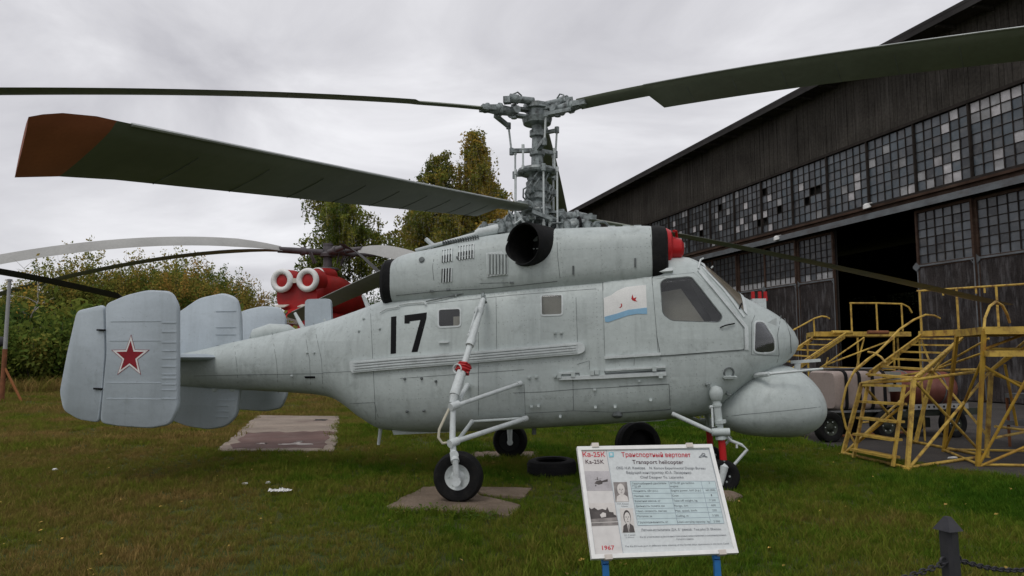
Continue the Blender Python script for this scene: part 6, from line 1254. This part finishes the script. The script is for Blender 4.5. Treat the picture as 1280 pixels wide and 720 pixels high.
# thicket on the left
tA = willow(9, LF_GREEN, 71); tB = willow(9, LF_OLIVE, 83); tC = willow(9, LF_DARK, 97, 110)
thicket = [(tA, 60, 63, 326, 'green tree behind the pale blade tip of the red helicopter'), (tB, 98, 61, 296, 'olive tree with feathery pointed top behind the tail fins'), (tA, 135, 66, 318, 'green tree in the thicket next to the feathery olive tree'), (tB, 170, 63, 308, 'yellowish tree with two thin leading shoots behind the tail fin'), (tA, 205, 64, 312, 'dense green tree standing behind the red star fin'),
           (tB, 240, 62, 316, 'bushy olive tree behind the centre tail fin'), (tA, 268, 63, 322, 'round green tree beside the bushy olive tree'), (tB, 298, 61, 340, 'low rusty-tinged tree sloping down beside the red helicopter'), (tC, 30, 68, 345, 'dark tree at the pole end of the thicket'), (tC, 190, 69, 325, 'dark evergreen behind the thicket beyond the tail fins'), (tC, 120, 69, 325, 'dark evergreen behind the olive tree'), (tC, 252, 68, 332, 'dark evergreen behind the centre fin'), (tC, 312, 66, 375, 'low dark tree close to the red helicopter'), (tB, 4, 60, 350, 'thin autumn tree beside the metal pole'), (tA, -40, 64, 335, 'green tree beyond the metal pole'), (tC, 345, 74, 400, 'dark low tree hidden behind the red helicopter nose'), (tC, 480, 84, 350, 'dark tree between the two groups of birches'), (tA, 320, 68, 372, 'green low tree beside the red engine deck'), (tB, 222, 72, 305, 'tall olive tree rising at the back of the thicket')]
used = set()
for i, (proto, px, dep, top, lb) in enumerate(thicket):
    o = proto if proto not in used else copy_tree(proto); used.add(proto); put(o, px, dep, lb, 'trees of the thicket', top, 9, i * 1.3)
# bare pale birch trunk in the thicket
bt_ = empty('birch_tree'); mb = MB(); limbs(mb, 7.5, .10, 12, .2, 9, .35); mb.build('trunk', BARK, bt_); C = np.concatenate([np.random.default_rng(3).normal(size=(260, 3)) * np.array([.5, .5, .9]) + np.array([0, 0, 5.2])]); cm = leaves_mesh('crown', C, .11, LF_BIRCH, 5); co_ = bpy.data.objects.new('crown', cm); COL.objects.link(co_); co_.parent = bt_
put(bt_, 33, 41, 'thin pale birch with almost bare branches in front of the thicket', 'birches behind the helicopters', 325, 7.5)
# undergrowth bushes along the foot of the thicket
def make_bush(h, mat, seed, n=5200, leaf=.10):
    root = empty('bush'); g = np.random.default_rng(seed); C = []; T = []; mb = MB()
    for k in range(26):
        a = g.uniform(0, 6.28); r = h * g.uniform(0, .55); top = h * g.uniform(.55, 1.0) * (1 - .3 * r / h); p = Vector((math.cos(a) * r, math.sin(a) * r, top)); mb.path([(p.x * .25, p.y * .25, -.1), (p.x * .7, p.y * .7, top * .5), p], [.03, .02, .006], 5)
        m_ = n // 26; t = g.uniform(.05, 1, m_) ** .7; c = np.outer(t, np.array(p)) + g.normal(size=(m_, 3)) * h * .10; C.append(c); T.append(np.full(m_, g.uniform(.1, .9)))
    mb.build('stems', BARKD, root); C = np.concatenate(C); C[:, 2] = np.abs(C[:, 2]); me = leaves_mesh('foliage', C, leaf, mat, seed, np.concatenate(T)); o = bpy.data.objects.new('foliage', me); COL.objects.link(o); o.parent = root; return root
bs = [make_bush(2.2, LF_GREEN, 5), make_bush(2.2, LF_OLIVE, 6), make_bush(2.2, LF_DARK, 8)]
bl = [(0, 18, 37.5, 405, 'green bush between the pole and the bare birch'), (1, 50, 38, 412, 'yellow-green bush at the foot of the bare birch'), (0, 75, 38.5, 402, 'green bush behind the rudder of the tail fin'), (2, 110, 40, 395, 'dark bush behind the red star fin'), (1, -12, 38, 408, 'olive bush on the far side of the pole'), (0, 145, 39, 400, 'green bush hidden behind the tail fin'), (1, 190, 39, 398, 'olive bush behind the gap of the tail fins'), (2, 235, 39, 398, 'dark bush behind the centre fin'), (0, 275, 39, 395, 'green bush behind the tailplane'), (1, 312, 40, 385, 'rust-tinged bush beside the red helicopter'), (2, 345, 62, 410, 'dark bush behind the red helicopter wheels'), (2, 40, 42, 380, 'dark bush behind the yellow-green bush'), (2, 0, 43, 385, 'dark bush behind the pole'), (0, 90, 42, 378, 'tall green bush behind the rudder'), (2, 440, 66, 400, 'dark bush under the weeping green birch'), (1, 470, 64, 395, 'olive bush under the lower birch')]
usedb = set()
for i, (k, px, dep, top, lb) in enumerate(bl):
    o = bs[k] if k not in usedb else copy_tree(bs[k]); usedb.add(k); put(o, px, dep, lb, 'bushes at the foot of the thicket', top, 2.2, i * 2.1, 'bush')
# greenery seen through the rear hangar windows
for k, lx in enumerate((-46, -38, -30, -22, -14, -6, 2)):
    o = copy_tree(tA if k % 2 else tB); w_ = Matrix.Rotation(HRZ, 3, 'Z') @ Vector((lx, DEEP + 9, 0)) + HP; o.location = (w_.x, w_.y, 0); o.scale = (1.5,) * 3; o.rotation_euler = (0, 0, k)
    tag(o, 'green tree outside the rear windows of the hangar', 'tree', 'trees behind the hangar')

# ================================================================== grass
def inpoly(x, y, P):
    ins = np.zeros(len(x), bool); n = len(P)
    for i in range(n):
        x0, y0 = P[i]; x1, y1 = P[(i + 1) % n]; c = ((y0 > y) != (y1 > y)) & (x < (x1 - x0) * (y - y0) / (y1 - y0 + 1e-9) + x0); ins ^= c
    return ins
def gmat(name, wide=0.0):
    m, t, b = new_mat(name); N = t.nodes.new; K = t.links.new; o = t.nodes['Material Output']
    g = N('ShaderNodeNewGeometry'); n1 = N('ShaderNodeTexNoise'); n1.inputs['Scale'].default_value = .42; n1.inputs['Detail'].default_value = 8; n1.inputs['Roughness'].default_value = .62; K(g.outputs['Position'], n1.inputs['Vector'])
    n2 = N('ShaderNodeTexNoise'); n2.inputs['Scale'].default_value = 3.2; n2.inputs['Detail'].default_value = 4; K(g.outputs['Position'], n2.inputs['Vector'])
    oi = N('ShaderNodeObjectInfo')
    sx = N('ShaderNodeSeparateXYZ'); K(g.outputs['Position'], sx.inputs[0])
    dr = N('ShaderNodeMapRange'); dr.inputs[1].default_value = 1.5; dr.inputs[2].default_value = -6.5; dr.inputs[3].default_value = -.20; dr.inputs[4].default_value = .06; K(sx.outputs['X'], dr.inputs[0])   # the lawn is drier towards the left
    fd = N('ShaderNodeMapRange'); fd.inputs[1].default_value = 9; fd.inputs[2].default_value = 6; fd.inputs[3].default_value = 0; fd.inputs[4].default_value = .07; K(sx.outputs['Y'], fd.inputs[0])
    s1 = N('ShaderNodeMath'); s1.operation = 'MULTIPLY_ADD'; s1.inputs[1].default_value = 1.15; K(n1.outputs['Fac'], s1.inputs[0]); K(dr.outputs[0], s1.inputs[2])
    s2 = N('ShaderNodeMath'); s2.operation = 'MULTIPLY_ADD'; s2.inputs[1].default_value = .22; K(n2.outputs['Fac'], s2.inputs[0]); K(s1.outputs[0], s2.inputs[2])
    s3 = N('ShaderNodeMath'); s3.operation = 'MULTIPLY_ADD'; s3.inputs[1].default_value = .20; K(oi.outputs['Random'], s3.inputs[0]); K(s2.outputs[0], s3.inputs[2])
    s4 = N('ShaderNodeMath'); s4.operation = 'ADD'; K(s3.outputs[0], s4.inputs[0]); K(fd.outputs[0], s4.inputs[1])
    r = N('ShaderNodeValToRGB'); els = r.color_ramp.elements; els[0].position = .42; els[0].color = (0.046, 0.108, 0.010, 1); els[1].position = 1.04; els[1].color = (0.293, 0.201, 0.072, 1)
    for p_, c_ in ((.57, (0.094, 0.159, 0.016)), (.69, (0.145, 0.174, 0.024)), (.82, (0.185, 0.164, 0.039)), (.93, (0.213, 0.154, 0.051))): q = els.new(p_); q.color = (*c_, 1)
    K(s4.outputs[0], r.inputs[0]); df = N('ShaderNodeBsdfDiffuse'); ts = N('ShaderNodeBsdfTranslucent'); K(r.outputs[0], df.inputs[0]); K(r.outputs[0], ts.inputs[0]); mx_ = N('ShaderNodeMixShader'); mx_.inputs[0].default_value = .3; K(df.outputs[0], mx_.inputs[1]); K(ts.outputs[0], mx_.inputs[2]); K(mx_.outputs[0], o.inputs[0]); t.nodes.remove(b); return m
GM = gmat('grass_blades')
def tuft(seed, n, h, w, rad):
    r = random.Random(seed); V = []; Fc = []
    for _ in range(n):
        a = r.uniform(0, 6.28); R = rad * math.sqrt(r.random()); x, y = math.cos(a) * R, math.sin(a) * R; hh = h * r.uniform(.5, 1.25); l = hh * r.uniform(.15, .9); la = r.uniform(0, 6.28); wd = w * r.uniform(.6, 1.3); fa = r.uniform(0, 3.14)
        ux, uy = math.cos(fa) * wd / 2, math.sin(fa) * wd / 2; dx, dy = math.cos(la) * l, math.sin(la) * l; o = len(V)
        V += [(x - ux, y - uy, -.01), (x + ux, y + uy, -.01), (x + dx * .4 + ux * .8, y + dy * .4 + uy * .8, hh * .6), (x + dx * .4 - ux * .8, y + dy * .4 - uy * .8, hh * .6), (x + dx, y + dy, hh)]; Fc += [(o, o + 1, o + 2, o + 3), (o + 3, o + 2, o + 4)]
    me = bpy.data.meshes.new('tuft'); me.from_pydata(V, [], Fc); me.materials.append(GM); return bpy.data.objects.new('grass_tuft', me)
TU = [tuft(1, 22, .055, .006, .06), tuft(2, 22, .045, .007, .07), tuft(3, 18, .075, .006, .05), tuft(4, 40, .06, .011, .17), tuft(5, 40, .08, .011, .16), tuft(6, 12, .15, .012, .05)]
FLM = paint('fallen_leaf_yellow', (.42, .27, .06), rough=.7, var=.4, scale=3, rand=.5)
lme = bpy.data.meshes.new('leaf'); lme.from_pydata([(-.022, 0, .035), (0, -.013, .04), (.024, 0, .046), (0, .014, .05)], [], [(0, 1, 2, 3)]); lme.materials.append(FLM); TU.append(bpy.data.objects.new('fallen_leaf', lme))
def grass_points():
    g = np.random.default_rng(99); P = []
    for y0, y1, dens, kinds, sc in ((4.6, 8.5, 250, (0, 1, 2), 1.0), (8.5, 13, 190, (0, 1, 2), 1.05), (13, 22, 34, (3, 4), 1.15), (22, 45, 9, (3, 4), 1.7)):
        xl, xr = -.78 * y1 - 1, .78 * y1 + 1; n = int((xr - xl) * (y1 - y0) * dens); x = g.uniform(xl, xr, n); y = g.uniform(y0, y1, n)
        k = np.abs(x) < .76 * y + 1.0; x, y = x[k], y[k]; P.append(np.stack([x, y, g.choice(kinds, len(x)), sc * g.uniform(.6, 1.35, len(x))], 1))
    # taller weeds round the slab edges, wheels and the thicket foot
    for (cx, cy, sx_, sy_, n, kk) in ((-.5, 7.72, .7, .10, 130, 5), (-1.3, 8.5, .12, .5, 40, 5), (.3, 8.5, .15, .5, 70, 5), (-4.1, 12.6, 1.0, .12, 120, 5), (-3.3, 14.5, .5, 2.0, 200, 5), (2.5, 8.7, .3, .3, 40, 2), (.5, 10.0, .4, .1, 60, 2), (-.3, 8.9, .12, .12, 30, 2)):
        P.append(np.stack([g.normal(cx, sx_, n), g.normal(cy, sy_, n), np.full(n, kk), g.uniform(.4, .9, n)], 1))
    n = 420; yy = g.uniform(5, 20, n); P.append(np.stack([g.uniform(-.75, .7, n) * yy, yy, np.full(n, 6), g.uniform(.5, 1.2, n)], 1))
    n = 1500; yy = g.uniform(5, 13, n); P.append(np.stack([g.uniform(-.75, .75, n) * yy, yy, np.full(n, 5), g.uniform(.35, .75, n)], 1))
    n = 2600; P.append(np.stack([g.uniform(-34, -8, n), g.uniform(33, 41, n), np.full(n, 5), g.uniform(2, 5, n)], 1))
    P = np.concatenate(P); bad = inpoly(P[:, 0], P[:, 1], TARMAC)
    for S in ([(-5.18, 12.78), (-3.14, 12.78), (-4.8, 20.1), (-7.07, 20.4)], [(-1.37, 8.05), (-1.11, 9.28), (-.62, 9.32), (-.36, 8.72), (.08, 8.15), (-.03, 7.65), (-.45, 7.88), (-.9, 7.94)], [(-.56, 9.3), (.22, 9.2), (.14, 8.64), (-.27, 8.76)], [(-.7, 12.1), (.4, 12.1), (.4, 12.8), (-.7, 12.8)]): bad |= inpoly(P[:, 0], P[:, 1], S)
    bad |= np.hypot(P[:, 0] - .56, P[:, 1] - 10.35) < .34
    P = P[~bad]
    # short and worn in patches
    f = .5 + .25 * np.sin(P[:, 0] * 1.7 + 1) * np.sin(P[:, 1] * 1.3) + .25 * np.sin(P[:, 0] * .6 - P[:, 1] * .9); P[:, 3] *= .6 + .65 * f; return P
GP = grass_points()
gme = bpy.data.meshes.new('grass'); gme.vertices.add(len(GP)); gme.vertices.foreach_set('co', np.stack([GP[:, 0], GP[:, 1], np.zeros(len(GP))], 1).ravel())
for nm, v in (('kind', GP[:, 2]), ('scl', GP[:, 3]), ('rot', rng.uniform(0, 6.28, len(GP)))): a = gme.attributes.new(nm, 'FLOAT', 'POINT'); a.data.foreach_set('value', v.astype(np.float32))
gme.materials.append(GM); go = bpy.data.objects.new('grass', gme); COL.objects.link(go); tag(go, 'short rough lawn grass, greener under the helicopter and drier to the left', 'grass', kind='stuff')
ng = bpy.data.node_groups.new('scatter', 'GeometryNodeTree'); ng.interface.new_socket('Geometry', in_out='INPUT', socket_type='NodeSocketGeometry'); ng.interface.new_socket('Geometry', in_out='OUTPUT', socket_type='NodeSocketGeometry')
gi, gout = ng.nodes.new('NodeGroupInput'), ng.nodes.new('NodeGroupOutput'); jn = ng.nodes.new('GeometryNodeJoinGeometry')
def attr(nm): n = ng.nodes.new('GeometryNodeInputNamedAttribute'); n.data_type = 'FLOAT'; n.inputs['Name'].default_value = nm; return n.outputs['Attribute']
ak, asc, aro = attr('kind'), attr('scl'), attr('rot'); cx = ng.nodes.new('ShaderNodeCombineXYZ'); ng.links.new(aro, cx.inputs[2])
for i, tu in enumerate(TU):
    oi = ng.nodes.new('GeometryNodeObjectInfo'); oi.inputs['Object'].default_value = tu; oi.inputs['As Instance'].default_value = True
    cp = ng.nodes.new('FunctionNodeCompare'); cp.data_type = 'FLOAT'; cp.operation = 'EQUAL'; ng.links.new(ak, cp.inputs[0]); cp.inputs[1].default_value = i; cp.inputs['Epsilon'].default_value = .1
    ip = ng.nodes.new('GeometryNodeInstanceOnPoints'); ng.links.new(gi.outputs[0], ip.inputs['Points']); ng.links.new(cp.outputs[0], ip.inputs['Selection']); ng.links.new(oi.outputs['Geometry'], ip.inputs['Instance']); ng.links.new(cx.outputs[0], ip.inputs['Rotation']); ng.links.new(asc, ip.inputs['Scale']); ng.links.new(ip.outputs[0], jn.inputs[0])
ng.links.new(jn.outputs[0], gout.inputs[0]); md = go.modifiers.new('scatter', 'NODES'); md.node_group = ng
# broad-leaved weeds in front of the wheel slab
for i, (px, py, lb) in enumerate(((575, 648, 'low leafy weed growing in front of the wheel slab'), (600, 653, 'broad dark weed at the corner of the wheel slab'), (540, 642, 'small leafy weed at the near edge of the wheel slab'), (505, 645, 'small weed beside the slab tip'))):
    g_ = ground(px, py); w_ = empty('weed', (g_.x, g_.y, 0)); rr = random.Random(i + 40)
    for k in range(34):
        a = rr.uniform(0, 6.28); R = rr.uniform(.02, .16); z = rr.uniform(.02, .09); L_ = rr.uniform(.03, .06); p = Vector((math.cos(a) * R, math.sin(a) * R * .7, z)); d = Vector((math.cos(a), math.sin(a), rr.uniform(-.2, .6))).normalized() * L_; s_ = Vector((-d.y, d.x, 0)).normalized() * L_ * .32
        MB().add([p, p + d * .5 + s_ + Vector((0, 0, .006)), p + d, p + d * .5 - s_ + Vector((0, 0, .006))], [(0, 1, 2, 3)]).add([(p.x * .2, p.y * .2, 0), (p.x * .2 + .004, p.y * .2, 0), p], [(0, 1, 2)]).build('leaf', LF_GREEN, w_, smooth=False, fixn=False)
    tag(w_, lb, 'weed', 'weeds along the slab')
